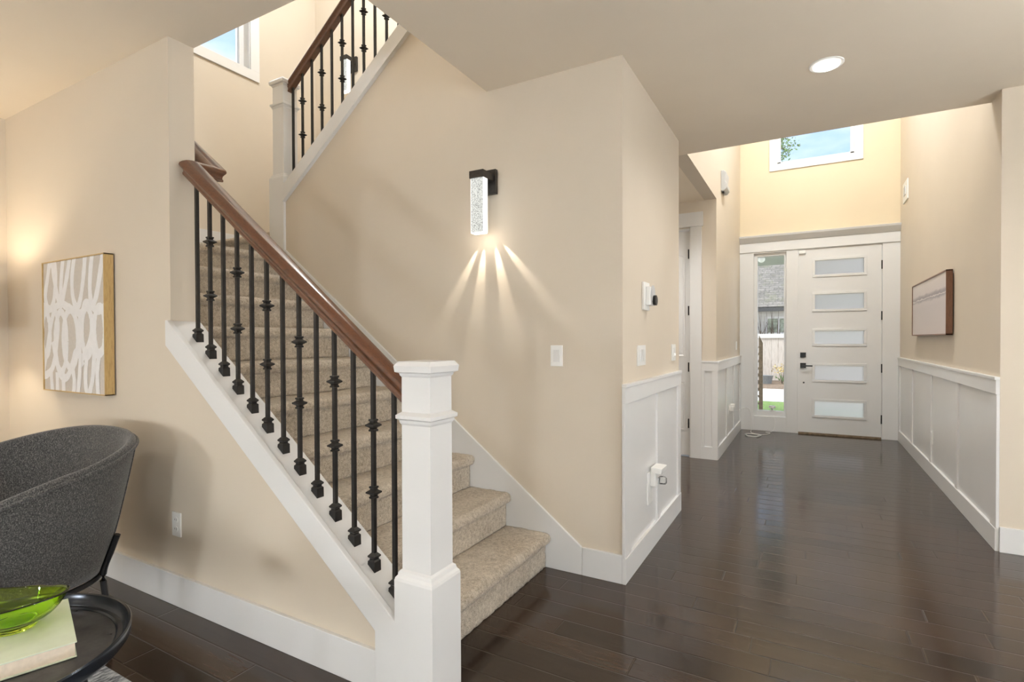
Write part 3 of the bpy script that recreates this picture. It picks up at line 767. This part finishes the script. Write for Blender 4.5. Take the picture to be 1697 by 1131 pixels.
lamp('added_stairwell_lamp', 'POINT', (-3.2, 2.9, TOP - 0.2), STAIR_FILL_W, (0.92, 0.97, 1.0), o, shadow_soft_size=0.12)

o = thing('added_uplight', (2.4, 1.5, 0), 'added unseen uplight beyond the right photo edge', 'lamp')  # unseen uplight added to brighten the ceiling and its bounce
MB().lathe(2.4, 1.5, [(0.15, 0.001), (0.15, 0.02), (0.014, 0.03), (0.012, 1.62), (0.03, 1.64)], 28).build('stand', BRONZE, o, smooth=True)
MB().lathe(2.4, 1.5, [(0.03, 1.64), (0.12, 1.68), (0.17, 1.76), (0.166, 1.76), (0.115, 1.685), (0.03, 1.65)], 36, caps=False).build('bowl_shade', BRONZE, o, smooth=True)
t_ = lamp('added_uplight_bulb', 'SPOT', (2.4, 1.5, 1.74), 150.0, (1.0, 0.97, 0.93), o, spot_size=math.radians(165), spot_blend=0.5, shadow_soft_size=0.06)
t_.rotation_euler = (math.pi, 0, 0)
# table lamp just outside the left edge
lx, ly, lz = -4.32, 0.98, 1.47
o = thing('floor_lamp', (lx, ly, 0), 'floor lamp with drum shade left of the armchair', 'lamp')
MB().lathe(lx, ly, [(0.165, lz - 0.13), (0.165, lz + 0.13), (0.161, lz + 0.13), (0.161, lz - 0.13), (0.165, lz - 0.13)], 40, caps=False).build('lamp_shade', SHADE, o, smooth=True)
MB().lathe(lx, ly, [(0.13, 0.001), (0.13, 0.018), (0.012, 0.028), (0.010, lz - 0.02), (0.018, lz - 0.01)], 28).build('stand', BRONZE, o, smooth=True)
lamp('floor_lamp_bulb', 'POINT', (lx, ly, lz + 0.02), 16.0, (1.0, 0.86, 0.64), o, shadow_soft_size=0.035)

# ------------------------------------------------------------------ pictures
def spline(pts, n=8):
    P = [Vector(p) for p in pts]; P = [P[0] * 2 - P[1]] + P + [P[-1] * 2 - P[-2]]; out = []
    for i in range(1, len(P) - 2):
        for k in range(n):
            t = k / n; a, b, c, d = P[i - 1], P[i], P[i + 1], P[i + 2]
            out.append(0.5 * ((2 * b) + (c - a) * t + (2 * a - 5 * b + 4 * c - d) * t * t + (3 * b - a - 3 * c + d) * t ** 3))
    out.append(P[-2]); return out
ax0, ax1, az0, az1, ay = -3.955, -3.215, 0.985, 1.737, 1.375
art = thing('framed_abstract_art', ((ax0 + ax1) / 2, YK0 - 0.03, az0), 'square abstract picture of white brush loops in a thin gold frame', 'picture')
MB().box(ax0 + 0.006, ax1 - 0.006, ay + 0.004, YK0 - 0.012, az0 + 0.006, az1 - 0.006).build('canvas', CANVAS, art)
m = MB(); f = 0.006
m.box(ax0, ax0 + f, ay - 0.003, YK0 - 0.008, az0, az1).box(ax1 - f, ax1, ay - 0.003, YK0 - 0.008, az0, az1).box(ax0, ax1, ay - 0.003, YK0 - 0.008, az0, az0 + f).box(ax0, ax1, ay - 0.003, YK0 - 0.008, az1 - f, az1)
m.build('frame', OAKF, art)
MB().box(ax0 + 0.03, ax1 - 0.03, YK0 - 0.012, YK0 - 0.0005, az0 + 0.03, az1 - 0.03).build('backing', BLACKM, art)
def oval(cu, cv, ru, rv, a0=0, a1=360):
    return [(cu + ru * math.cos(math.radians(a0 + (a1 - a0) * k / 18)), cv + rv * math.sin(math.radians(a0 + (a1 - a0) * k / 18))) for k in range(19)]
ST = [[(.12, -.02), (.07, .13), (.03, .25), (.06, .34), (.13, .36), (.19, .28), (.22, .12), (.20, -.02)],
      [(.16, -.02), (.19, .12), (.25, .27), (.31, .34), (.38, .2), (.44, .05), (.46, -.02)],
      [(.35, -.02), (.32, .12), (.31, .25), (.36, .34), (.46, .36)],
      [(.54, -.02), (.50, .12), (.50, .25), (.54, .34), (.60, .35), (.65, .25), (.69, .1), (.71, -.02)],
      [(.82, -.02), (.79, .12), (.78, .25), (.81, .36), (.87, .3), (.93, .15), (.98, -.02)],
      [(-.02, .33), (.06, .37), (.2, .35), (.34, .33), (.5, .38), (.64, .41), (.70, .34), (.78, .35), (.9, .40), (1.02, .36)],
      [(-.02, .86), (.06, .66), (.14, .46), (.20, .38), (.25, .48), (.22, .66), (.15, .82), (.05, .88), (-.02, .89)],
      oval(.30, .62, .10, .23), oval(.46, .60, .12, .22), oval(.04, .56, .07, .17),
      [(.16, .62), (.22, .78), (.30, .89), (.40, .89), (.48, .80), (.54, .70), (.60, .72), (.66, .80)],
      oval(.73, .55, .08, .18), oval(.92, .54, .08, .17),
      [(.62, .44), (.60, .60), (.62, .74), (.68, .72), (.78, .60), (.82, .44)],
      [(.82, .42), (.80, .58), (.84, .70), (.92, .70), (1.02, .64)],
      [(.12, .86), (.14, 1.02)], [(.23, .86), (.23, 1.02)], [(.33, .86), (.34, 1.02)], [(.48, .80), (.52, .92), (.50, 1.02)], [(.62, .76), (.60, .9), (.57, 1.02)],
      [(.73, .70), (.70, .86), (.71, .98), (.76, .99), (.81, .88), (.84, .70)], [(.92, .68), (.88, .84), (.89, 1.02)]]
m = MB(); cw, chh = ax1 - ax0 - 2 * f, az1 - az0 - 2 * f
for si, s in enumerate(ST):
    P = spline(s, 6); hw = 0.030 * cw
    L_, R_ = [], []
    for i, p in enumerate(P):
        d = (P[min(i + 1, len(P) - 1)] - P[max(i - 1, 0)])
        d = Vector((d.x * cw, d.y * chh)); d.normalize() if d.length else None
        nrm = Vector((-d.y, d.x)) * hw * (1 + 0.18 * noise.noise(Vector((i * 0.35, si * 5.1, 0))))
        c = Vector((p.x * cw, p.y * chh))
        def pt(v): return (ax0 + f + min(cw, max(0, v.x)), ay + 0.0032 - si * 0.00006, az1 - f - min(chh, max(0, v.y)))
        L_.append(m.bm.verts.new(pt(c + nrm))); R_.append(m.bm.verts.new(pt(c - nrm)))
    for i in range(len(P) - 1):
        try: m.bm.faces.new((L_[i], L_[i + 1], R_[i + 1], R_[i]))
        except ValueError: pass
m.build('brush_strokes', STROKE, art)

ry0, ry1, rz0, rz1 = 5.29, 6.85, 1.298, 1.812
art2 = thing('framed_landscape_art', (XR - 0.03, (ry0 + ry1) / 2, rz0), 'misty mauve landscape picture in a walnut frame on the right foyer wall', 'picture')
MB().box(0.950, XR - 0.012, ry0 + 0.01, ry1 - 0.01, rz0 + 0.01, rz1 - 0.01).build('canvas', MIST, art2)
m = MB(); f = 0.010
m.box(0.944, XR - 0.008, ry0, ry0 + f, rz0, rz1).box(0.944, XR - 0.008, ry1 - f, ry1, rz0, rz1).box(0.944, XR - 0.008, ry0, ry1, rz0, rz0 + f).box(0.944, XR - 0.008, ry0, ry1, rz1 - f, rz1)
m.build('frame', WALNUT, art2)
MB().box(XR - 0.012, XR - 0.0005, ry0 + 0.03, ry1 - 0.03, rz0 + 0.03, rz1 - 0.03).build('backing', BLACKM, art2)

# ------------------------------------------------------------------ switches, outlets, small devices
def plate_x(name, x, yc, zc, w, hgt, sgn, label, cat, rockers=1, toggle=False):
    o = thing(name, (x, yc, zc), label, cat)
    def bx(a0, a1, y0, y1, z0, z1, nm, mat, par, bv=0.0015):
        lo, hi = sorted((x + sgn * a0, x + sgn * a1)); return MB().box(lo, hi, y0, y1, z0, z1).build(nm, mat, par, bevel=bv)
    bx(0.0005, 0.007, yc - w / 2, yc + w / 2, zc - hgt / 2, zc + hgt / 2, 'cover_plate', PLASTIC, o)
    for k in range(rockers):
        c = yc + (k - (rockers - 1) / 2) * 0.046
        bx(0.006, 0.0105, c - 0.017, c + 0.017, zc - 0.034, zc + 0.034, 'rocker', ROCKER, o)
        if toggle: bx(0.010, 0.020, c - 0.006, c + 0.006, zc - 0.022, zc - 0.004, 'dimmer_slider', PLASTIC, o)
    return o
def plate_y(name, y, xc, zc, label, cat, outlet=False):
    o = thing(name, (xc, y, zc), label, cat)
    MB().box(xc - 0.036, xc + 0.036, y - 0.007, y - 0.0005, zc - 0.058, zc + 0.058).build('cover_plate', PLASTIC, o, bevel=0.002)
    if outlet:
        for dz in (-0.022, 0.022):
            s = MB().rings([[(xc + 0.016 * math.cos(t * math.pi / 12), yy, zc + dz + 0.0145 * math.sin(t * math.pi / 12)) for t in range(24)] for yy in (y - 0.006, y - 0.0095)]).build('socket', PLASTIC, o)
            MB().box(xc - 0.008, xc - 0.006, y - 0.0100, y - 0.009, zc + dz - 0.002, zc + dz + 0.006).box(xc + 0.006, xc + 0.008, y - 0.0100, y - 0.009, zc + dz - 0.002, zc + dz + 0.006).build('slots', BLACKM, s)
    else:
        MB().box(xc - 0.017, xc + 0.017, y - 0.011, y - 0.006, zc - 0.034, zc + 0.034).build('rocker', ROCKER, o, bevel=0.0015)
    return o
plate_y('light_switch', YW, -1.212, 1.183, 'single white rocker light switch on the wall right of the sconce', 'light switch')
plate_y('wall_outlet', YK0, -2.650, 0.390, 'white double outlet on the wall beside the armchair', 'outlet', True)
plate_x('light_switch', XL, 3.01, 1.180, 0.165, 0.116, 1, 'double white light switch below the wall remote cradle', 'light switch', 2)
plate_x('light_switch', XL, 3.84, 1.178, 0.110, 0.116, 1, 'white dimmer switch at the right end of the stub wall', 'light switch', 1, True)
plate_x('light_switch', XL, 7.63, 1.183, 0.075, 0.116, 1, 'tiny white light switch left of the front door casing', 'light switch', 1)
o = plate_x('wall_outlet', XR - 0.004, 6.07, 0.372, 0.085, 0.125, -1, 'white outlet in the right foyer wainscot', 'outlet', 1)

o = thing('wall_remote_cradle', (XL, 3.09, 1.44), 'white wall plate holding a remote with grey pad and black knob', 'remote control')
MB().box(XL + 0.0005, XL + 0.014, 3.03, 3.155, 1.443, 1.606).build('cover_plate', PLASTIC, o, bevel=0.003)
MB().box(XL + 0.013, XL + 0.040, 3.070, 3.150, 1.470, 1.580).build('cradle', PLASTIC, o, bevel=0.008, seg=3)
g = MB().rings([[(xx, 3.112 + 0.036 * math.cos(t * math.pi / 12), 1.528 + 0.060 * math.sin(t * math.pi / 12)) for t in range(24)] for xx in (XL + 0.039, XL + 0.050)]).build('remote_body', GREYPL, o, bevel=0.003)
MB().rings([[(xx, 3.112 + 0.030 * math.cos(t * math.pi / 12), 1.500 + 0.030 * math.sin(t * math.pi / 12)) for t in range(24)] for xx in (XL + 0.048, XL + 0.066)]).build('knob', BLACKM, g, bevel=0.002)

# plug-in freshener on the near wainscot
o = thing('plug_in_air_freshener', (XL + 0.006, 3.24, 0.29), 'white plug-in air freshener on the near wainscot outlet', 'air freshener')
xw = XL + 0.006
MB().box(xw - 0.001, xw + 0.007, 3.115, 3.235, 0.285, 0.475).build('cover_plate', PLASTIC, o, bevel=0.002)
MB().box(xw + 0.006, xw + 0.040, 3.165, 3.285, 0.385, 0.478).build('plug_body', PLASTIC, o, bevel=0.008, seg=3)
MB().prism([(xw + 0.012, 0.472), (xw + 0.075, 0.468), (xw + 0.080, 0.500), (xw + 0.012, 0.504)], 'Y', 3.16, 3.29).build('cap', PLASTIC, o, bevel=0.004)
MB().lathe(xw + 0.062, 3.24, [(0.020, 0.392), (0.027, 0.400), (0.027, 0.428), (0.018, 0.436)], 20).build('oil_bottle', CLEAR, o, smooth=True)
MB().lathe(xw + 0.036, 3.225, [(0.014, 0.392), (0.014, 0.430)], 16).build('bottle_neck', GREYPL, o, smooth=True)

# phone charger and cords by the front door
o = thing('charger_plug', (XL + 0.006, 6.95, 0.42), 'small white charger plugged into the left foyer wainscot', 'charger')
MB().box(XL + 0.004, XL + 0.012, 6.80, 7.06, 0.37, 0.47).build('cover_plate', PLASTIC, o, bevel=0.002)
MB().box(XL + 0.011, XL + 0.055, 6.86, 6.96, 0.40, 0.45).build('adapter', PLASTIC, o, bevel=0.003)
MB().box(XL + 0.011, XL + 0.055, 6.98, 7.06, 0.42, 0.47).build('adapter', PLASTIC, o, bevel=0.003)
cord = [(XL + 0.05, 6.90, 0.405), (XL + 0.09, 7.1, 0.39), (XL + 0.15, 7.55, 0.36), (XL + 0.17, 7.78, 0.20), (XL + 0.17, 7.83, 0.05), (XL + 0.17, 7.80, 0.006)]
coil = [(-0.63 + (0.085 + 0.012 * math.sin(3 * t)) * math.cos(t) * (1 + 0.1 * math.sin(t * 0.7)), 7.58 + (0.11 + 0.01 * math.cos(2 * t)) * math.sin(t), 0.006 + 0.004 * (1 + math.sin(2.3 * t))) for t in [k * 0.35 for k in range(60)]]
up_ = [(-0.52, 7.70, 0.006), (-0.44, 7.86, 0.005), (-0.50, 7.92, 0.006), (-0.43, 8.00, 0.008), (-0.40, 8.035, 0.05), (-0.395, 8.046, 0.14), (-0.405, 8.046, 0.206), (-0.41, 8.06, 0.215)]
m = MB().tube([Vector(p) for p in spline(cord + coil[3:] + up_, 4)], 0.0028, 6)
tag(m.build('charging_cord', PLASTIC, smooth=True), 'thin white cord lying coiled on the floor before the sidelight', 'cord')
o = thing('window_sensor', (-0.43, YD + 0.05, 0.282), 'small round white sensor standing at the foot of the sidelight', 'sensor')
MB().lathe(-0.43, YD + 0.055, [(0.035, 0.2785), (0.035, 0.284), (0.012, 0.29), (0.012, 0.315)], 20).build('stand', PLASTIC, o, smooth=True)
MB().lathe(-0.43, YD + 0.055, [(0.030, 0.313), (0.042, 0.318), (0.042, 0.345), (0.030, 0.350)], 24).build('sensor_head', PLASTIC, o, smooth=True)
tag(MB().box(-0.106, -0.030, YD - 0.012, YD + 0.009, 2.405, 2.445).build('door_contact_sensor', PLASTIC, bevel=0.003), 'tiny white contact sensor at the top left corner of the front door', 'sensor')
o = thing('motion_detector', (XL, 6.32, 2.96), 'light grey motion detector high on the left foyer wall', 'sensor')
m = MB().prism([(XL + 0.0005, 2.90), (XL + 0.035, 2.90), (XL + 0.062, 2.93), (XL + 0.062, 2.975), (XL + 0.045, 3.00), (XL + 0.055, 3.10), (XL + 0.030, 3.125), (XL + 0.0005, 3.125)], 'Y', 6.20, 6.44)
m.build('housing', GREYPL, o, bevel=0.008, seg=3)
MB().box(XL + 0.01, XL + 0.03, 6.235, 6.275, 2.880, 2.902).build('lens', BLACKM, o)
o = thing('wall_chime', (XR, 7.63, 2.90), 'square white chime plate high on the right foyer wall', 'door chime')
MB().box(XR - 0.012, XR - 0.0005, 7.47, 7.80, 2.87, 3.10).build('cover_plate', PLASTIC, o, bevel=0.002)
MB().box(XR - 0.020, XR - 0.011, 7.57, 7.70, 2.94, 3.04).build('sound_grille', GREYPL, o, bevel=0.003)

# ------------------------------------------------------------------ armchair
ACX, ACY = -2.835, 0.86
chair = thing('armchair', (ACX, ACY, 0), 'charcoal tweed barrel armchair with black metal legs under the abstract picture', 'armchair')
RXA, RYA, ROT = 0.43, 0.40, math.radians(8)
def rim(th):
    """th=0 is the back (+Y), +-130 deg are the arm fronts; returns height of the rim"""
    a = abs(th) / math.radians(130)
    return 0.875 - 0.19 * (a ** 1.7) 
def shell_pt(th, s, zz):
    sn, cs = math.sin(th), math.cos(th)
    x, y = math.copysign(abs(sn) ** 0.82, sn) * RXA * s, math.copysign(abs(cs) ** 0.82, cs) * RYA * s
    return Vector((ACX + x * math.cos(ROT) - y * math.sin(ROT), ACY + x * math.sin(ROT) + y * math.cos(ROT), zz))
NTH = 64
rings_ = []
for i in range(NTH + 1):
    th = math.radians(-128 + 256 * i / NTH)
    hr = rim(th); ring = []
    for t in [0, .08, .2, .4, .6, .8, .92]:                       # outside, bottom to rim
        z = 0.29 + (hr - 0.03 - 0.29) * t
        s = 0.70 + 0.30 * (t ** 0.75)
        ring.append(shell_pt(th, s, z))
    for k in range(7):                                             # rolled rim
        a = math.pi * k / 6
        ring.append(shell_pt(th, 0.955 + 0.045 * math.cos(a), hr - 0.03 + 0.03 * math.sin(a)))
    for t in [.9, .7, .5, .3, .1, 0]:                              # inside, rim to seat
        z = 0.40 + (hr - 0.04 - 0.40) * t
        ring.append(shell_pt(th, 0.66 + 0.245 * (t ** 0.8), z))
    ring.append(shell_pt(th, 0.5, 0.30)); ring.append(shell_pt(th, 0.6, 0.28))
    rings_.append(ring)
MB().rings(rings_).build('shell', FABRIC, chair, smooth='all')
m = MB()                                                            # piping along the outer rim edge and seams
m.tube([shell_pt(math.radians(-128 + 256 * i / NTH), 1.006, rim(math.radians(-128 + 256 * i / NTH)) - 0.024) for i in range(NTH + 1)], 0.006, 8)
for th in (math.radians(48), math.radians(-48)):
    m.tube([shell_pt(th, 0.70 + 0.30 * (t ** 0.75) + 0.001, 0.29 + (rim(th) - 0.03 - 0.29) * t) for t in [k / 14 for k in range(15)]], 0.004, 6)
m.build('piping', FABRIC, chair, smooth=True)
m = MB()
prof = [(0.30, 0.30), (0.66, 0.31), (0.70, 0.36), (0.69, 0.43), (0.62, 0.455), (0.3, 0.465)]
m.rings([[shell_pt(2 * math.pi * k / 40, s, z) for k in range(40)] for s, z in prof])
m.build('seat_cushion', FABRIC, chair, smooth=True)
def leg(th, fl):
    a = shell_pt(th, 0.815, 0.385); b = shell_pt(th, 0.745, 0.285); c = shell_pt(th, 0.80 + fl, 0.002)
    up2 = shell_pt(th, 0.865, 0.45)
    MB().tube(spline([up2, a, b, b.lerp(c, 0.5), c], 5), 0.0125, 10).build('leg', BLACKM, chair, smooth=True)
for th in (52, -52, 125, -125): leg(math.radians(th), 0.0)
MB().rings([[shell_pt(2 * math.pi * k / 40, 0.70 + 0.02 * math.cos(2 * math.pi * j / 8), 0.275 + 0.012 * math.sin(2 * math.pi * j / 8)) for j in range(8)] for k in range(40)], caps=False, loop=True).build('base_ring', BLACKM, chair, smooth=True)

# ------------------------------------------------------------------ rug, tray table, book, bowl
tag(MB().box(-2.43, -0.4, -1.9, 1.006, 0.0005, 0.010).build('area_rug', RUGM, bevel=0.003), 'grey distressed rug with one corner showing under the tray table', 'rug')
TX, TY, TR = -1.84, 0.49, 0.325
tb = thing('tray_table', (TX, TY, 0), 'round black metal tray table in the lower left corner', 'side table')
tt = MB().lathe(TX, TY, [(TR - 0.036, 0.434), (TR - 0.036, 0.4468), (0.02, 0.4465)], 96).build('tray_top', TRAYM, tb, smooth=True)
MB().lathe(TX, TY, [(0.02, 0.432), (TR - 0.03, 0.432), (TR - 0.010, 0.437), (TR, 0.450), (TR + 0.002, 0.478), (TR - 0.001, 0.482), (TR - 0.006, 0.480), (TR - 0.010, 0.461), (TR - 0.020, 0.4515), (TR - 0.031, 0.4515), (TR - 0.035, 0.4472), (TR - 0.0355, 0.433), (0.02, 0.4325)], 96, caps=False).build('rim', RIMM, tt, smooth=True)
for k in range(3):
    a = math.radians(200 + 120 * k)
    MB().tube([(TX + 0.20 * math.cos(a), TY + 0.20 * math.sin(a), 0.4322), (TX + 0.26 * math.cos(a), TY + 0.26 * math.sin(a), 0.012)], 0.011, 10).build('leg', BLACKM, tb, smooth=True)
bk = thing('hardcover_book', (-1.84, 0.55, 0.4475), 'closed pale green hardcover book lying on the tray table', 'book')
BC = Vector((-1.664, 0.640)); BU = Vector((-0.954, 0.30)).normalized(); BV = Vector((-0.30, -0.954)).normalized()
def bq(u0, u1, v0, v1, z0, z1, nm, mat, par, bv=0.0015):
    P = [BC + BU * u + BV * v for u, v in ((u0, v0), (u1, v0), (u1, v1), (u0, v1))]
    return MB().prism([(p.x, p.y) for p in P], 'Z', z0, z1).build(nm, mat, par, bevel=bv)
bq(0.0, 0.315, 0.0, 0.25, 0.4855, 0.4890, 'front_cover', COVER, bk)
bq(0.0, 0.315, 0.0, 0.25, 0.4475, 0.4510, 'back_cover', COVER, bk)
bq(0.005, 0.309, 0.004, 0.246, 0.4508, 0.4857, 'pages', PAGES, bk, 0)
bq(0.3135, 0.317, 0.0, 0.25, 0.4475, 0.4890, 'spine', COVER, bk)

GC = Vector((-1.892, 0.586)); GA = math.radians(36)
def bowl_r(a):
    """a measured from the lip direction; both ends are drawn out to a point"""
    return 0.086 + 0.046 * abs(math.cos(a)) ** 5
def bowl_h(a): return 0.078 + 0.016 * abs(math.cos(a)) ** 3
N = 96
FOOT = [(0.010, 0.0), (0.046, 0.0), (0.050, 0.003), (0.047, 0.009)]
SIDE = [(0.14, 0.05), (0.34, 0.15), (0.54, 0.30), (0.72, 0.50), (0.87, 0.74), (0.97, 0.93), (1.0, 1.0)]
def bring(fn): return [(GC.x + r * math.cos(t + GA), GC.y + r * math.sin(t + GA), 0.4895 + z) for t in [2 * math.pi * k / N for k in range(N)] for r, z in [fn(t)]]
RR = [bring(lambda t, q=q: q) for q in FOOT]
RR += [bring(lambda t, f=f, g=g: (0.046 + (bowl_r(t) - 0.046) * f, 0.011 + (bowl_h(t) - 0.011) * g)) for f, g in SIDE]
RR += [bring(lambda t: (bowl_r(t) - 0.003, bowl_h(t) + 0.0015))]
RR += [bring(lambda t, f=f, g=g: (0.040 + (bowl_r(t) - 0.046) * f, 0.017 + (bowl_h(t) - 0.017) * g)) for f, g in SIDE[::-1]]
RR += [bring(lambda t, q=q: q) for q in [(0.030, 0.015), (0.008, 0.0145)]]
tag(MB().rings(RR).build('glass_bowl', GREENG, smooth='all'), 'green boat-shaped glass bowl standing on the pale book', 'bowl')

# ------------------------------------------------------------------ outside the front door
GZ = -0.15
struct(MB().box(-12, 12, YF + 0.16, 16.6, GZ - 0.2, GZ), 'ground', GRASS, 'green lawn outside', 'lawn')
struct(MB().box(-12, 12, 16.6, 45, GZ - 0.2, GZ - 0.001), 'ground', SOIL, 'bare garden bed and soil', 'ground')
struct(MB().box(-3, 3, YF + 0.16, 9.6, GZ, -0.02), 'porch_floor', CONCRETE, 'concrete porch slab outside the front door', 'porch')
struct(MB().box(-12, 12, 13.3, 16.6, GZ - 0.01, GZ + 0.006), 'path', CONCRETE, 'pale concrete path across the lawn', 'path')
struct(MB().box(-1.6, 0.1, YF + 0.16, 11.4, 2.70, 2.85), 'porch_roof', SOFFIT, 'grey porch ceiling above the sidelight', 'porch roof')
o = thing('porch_lamp', (-0.70, 10.0, 2.58), 'white round porch lamp under the porch ceiling', 'lamp')
MB().lathe(-0.70, 10.0, [(0.05, 2.6995), (0.05, 2.68), (0.03, 2.675)], 20).build('base_ring', PLASTIC, o, smooth=True)
MB().sphere((-0.70, 10.0, 2.635), 0.058).build('globe', PLASTIC, o, smooth=True)
# trellis post at the left
o = thing('lattice_screen', (-0.80, 9.7, -0.02), 'brown wooden lattice screen with slanted post outside the sidelight', 'lattice screen')
MB().prism([(-0.712, -0.02), (-0.712, 1.33), (-0.655, 1.20), (-0.655, -0.02)], 'Y', 9.66, 9.72).build('post', TRELLIS, o)
m = MB()
for k in range(-2, 14):
    for s in (-1, 1):
        z = 0.05 + k * 0.12
        p = [(-0.712, z), (-0.712, z + 0.035), (-1.10, z + 0.035 + s * 0.39), (-1.10, z + s * 0.39)]
        p = [(a, min(1.15, max(0.0, b))) for a, b in p]
        if abs(p[1][1] - p[0][1]) > 0.01 and abs(p[2][1] - p[3][1]) > 0.01: m.prism(p, 'Y', 9.68 + 0.008 * s, 9.687 + 0.008 * s)
m.build('lattice', TRELLIS, o)
# fence
o = thing('wooden_fence', (-1.1, 19.6, GZ), 'weathered grey board fence across the neighbouring garden', 'fence')
for k in range(22):
    x = -3.4 + k * 0.195
    MB().box(x, x + 0.19, 19.6 + 0.004 * (k % 2), 19.62, GZ + 0.04, 1.36 + 0.02 * random.random()).build('board', FENCEW, o)
MB().box(-3.4, 0.9, 19.55, 19.599, 1.30, 1.44).build('top_rail', SIDING, o)
# neighbour house
hs = thing('neighbouring_house', (-1, 23, GZ), 'pale neighbouring house with mossy shingle roof behind the fence', 'house')
MB().box(-7, 4, 23.0, 29.0, GZ, 2.48).build('wall', SIDING, hs)
wf = MB().box(-1.46, -0.2, 22.95, 23.0, 1.44, 1.52).box(-1.46, -0.2, 22.95, 23.0, 2.06, 2.14).box(-1.46, -1.38, 22.95, 23.0, 1.52, 2.06).box(-0.28, -0.2, 22.95, 23.0, 1.52, 2.06).box(-1.03, -0.97, 22.95, 23.0, 1.52, 2.06).build('window_frame', WHITE, hs)
MB().box(-1.38, -0.28, 22.975, 22.985, 1.52, 2.06).build('pane', WINDARK, wf)
roof = bpy.data.meshes.new('roof')
bm = bmesh.new()
v = [bm.verts.new(p) for p in ((-6, 0, 0), (6, 0, 0), (6, 6.0, 0), (-6, 6.0, 0), (-6, 0, 0.12), (6, 0, 0.12), (6, 6.0, 0.12), (-6, 6.0, 0.12))]
for f_ in ((0, 3, 2, 1), (4, 5, 6, 7), (0, 1, 5, 4), (1, 2, 6, 5), (2, 3, 7, 6), (3, 0, 4, 7)): bm.faces.new([v[i] for i in f_])
bm.to_mesh(roof); bm.free(); roof.materials.append(SHINGLE)
ro = bpy.data.objects.new('roof', roof); COL.objects.link(ro); ro.parent = hs
ro.location = Vector((-1.5, 22.4, 2.40)) - LOC[hs]; ro.rotation_euler = (math.radians(38), 0, 0); LOC[ro] = LOC[hs]
MB().box(-7.5, 4.5, 22.28, 22.40, 2.32, 2.46).build('gutter', GUTTER, hs)

def leafy(mb, c, n, spread, size, rnd):
    for _ in range(n):
        p = Vector(c) + Vector((rnd.gauss(0, spread), rnd.gauss(0, spread), rnd.gauss(0, spread)))
        d = Vector((rnd.uniform(-1, 1), rnd.uniform(-1, 1), rnd.uniform(-1, 1))).normalized()
        s = d.cross(Vector((rnd.uniform(-1, 1), rnd.uniform(-1, 1), rnd.uniform(-1, 1)))).normalized()
        L = size * rnd.uniform(0.6, 1.3)
        vs = [mb.bm.verts.new(q) for q in (p, p + d * L * 0.5 + s * L * 0.25, p + d * L, p + d * L * 0.5 - s * L * 0.25)]
        mb.bm.faces.new(vs)
# tall tree behind the house, visible in the high window
rnd = random.Random(3)
tr = thing('tall_tree', (-1.9, 32, GZ), 'tall sparse green tree seen through the high foyer window', 'tree')
tk = MB().tube([(-1.9, 32, GZ), (-1.85, 32, 5), (-1.75, 32.1, 9), (-1.65, 32, 13.2)], [0.24, 0.18, 0.10, 0.02], 10)
lf = MB()
for k in range(34):
    z = 8.6 + 4.5 * (k / 34) ; a = rnd.uniform(0, 2 * math.pi); L = rnd.uniform(0.7, 1.5) * (1.1 - 0.65 * k / 34)
    p0 = Vector((-1.78 + 0.03 * (z - 8), 32, z)); p1 = p0 + Vector((math.cos(a) * L, math.sin(a) * L, L * rnd.uniform(0.4, 0.9)))
    pm = p0.lerp(p1, 0.5) + Vector((0, 0, 0.1))
    tk.tube([p0, pm, p1], [0.03, 0.02, 0.008], 5)
    for t in (0.35, 0.55, 0.75, 0.92, 1.0): leafy(lf, p0.lerp(p1, t), 16, 0.14, 0.16, rnd)
tk.build('trunk', BARK, tr, smooth=True); lf.build('foliage', LEAF, tr)
# garden bits before the fence
tag(MB().lathe(-1.17, 18.6, [(0.16, GZ), (0.21, GZ + 0.24), (0.22, GZ + 0.26), (0.19, GZ + 0.26), (0.17, GZ + 0.20)], 20).build('plant_pot', POTM, smooth=True), 'small dark grey plant pot before the board fence', 'plant pot')
def shrub(x, y, h_, mat, label, n, sp):
    s = thing('garden_shrub', (x, y, GZ), label, 'shrub', 'garden shrubs')
    st = MB(); lf = MB()
    for k in range(7):
        a = rnd.uniform(0, 6.28); e1 = Vector((x + math.cos(a) * sp, y + math.sin(a) * sp, GZ + h_ * rnd.uniform(0.6, 1)))
        st.tube([(x, y, GZ), Vector((x, y, GZ)).lerp(e1, 0.5) + Vector((0, 0, 0.05)), e1], [0.012, 0.008, 0.004], 5)
        leafy(lf, e1, n, sp * 0.45, 0.07, rnd)
    st.build('stems', BARK, s); lf.build('foliage', mat, s)
shrub(-0.72, 18.8, 0.5, DRYLEAF, 'dry yellowish shrub right of the grey plant pot', 34, 0.17)
shrub(-0.55, 17.2, 0.42, LEAF, 'small green shrub at the right edge of the sidelight view', 26, 0.13)
shrub(-1.62, 18.2, 0.6, BARK, 'bare twiggy shrub left of the grey plant pot', 8, 0.13)
o = thing('bare_vine', (-1.75, 22.7, GZ), 'bare twiggy bush against the wall of the neighbouring house', 'shrub')
m = MB()
for k in range(26):
    x = -2.3 + rnd.uniform(0, 2.2); a = Vector((x, 22.75, GZ)); b = a + Vector((rnd.uniform(-.25, .25), rnd.uniform(-.1, .1), rnd.uniform(1.9, 2.7)))
    mid = a.lerp(b, 0.6) + Vector((rnd.uniform(-.12, .12), 0, 0))
    m.tube([a, mid, b], [0.02, 0.014, 0.005], 5)
    m.tube([mid, mid + Vector((rnd.uniform(-.3, .3), 0, rnd.uniform(.3, .6)))], [0.010, 0.004], 5)
m.build('stems', BARK, o)
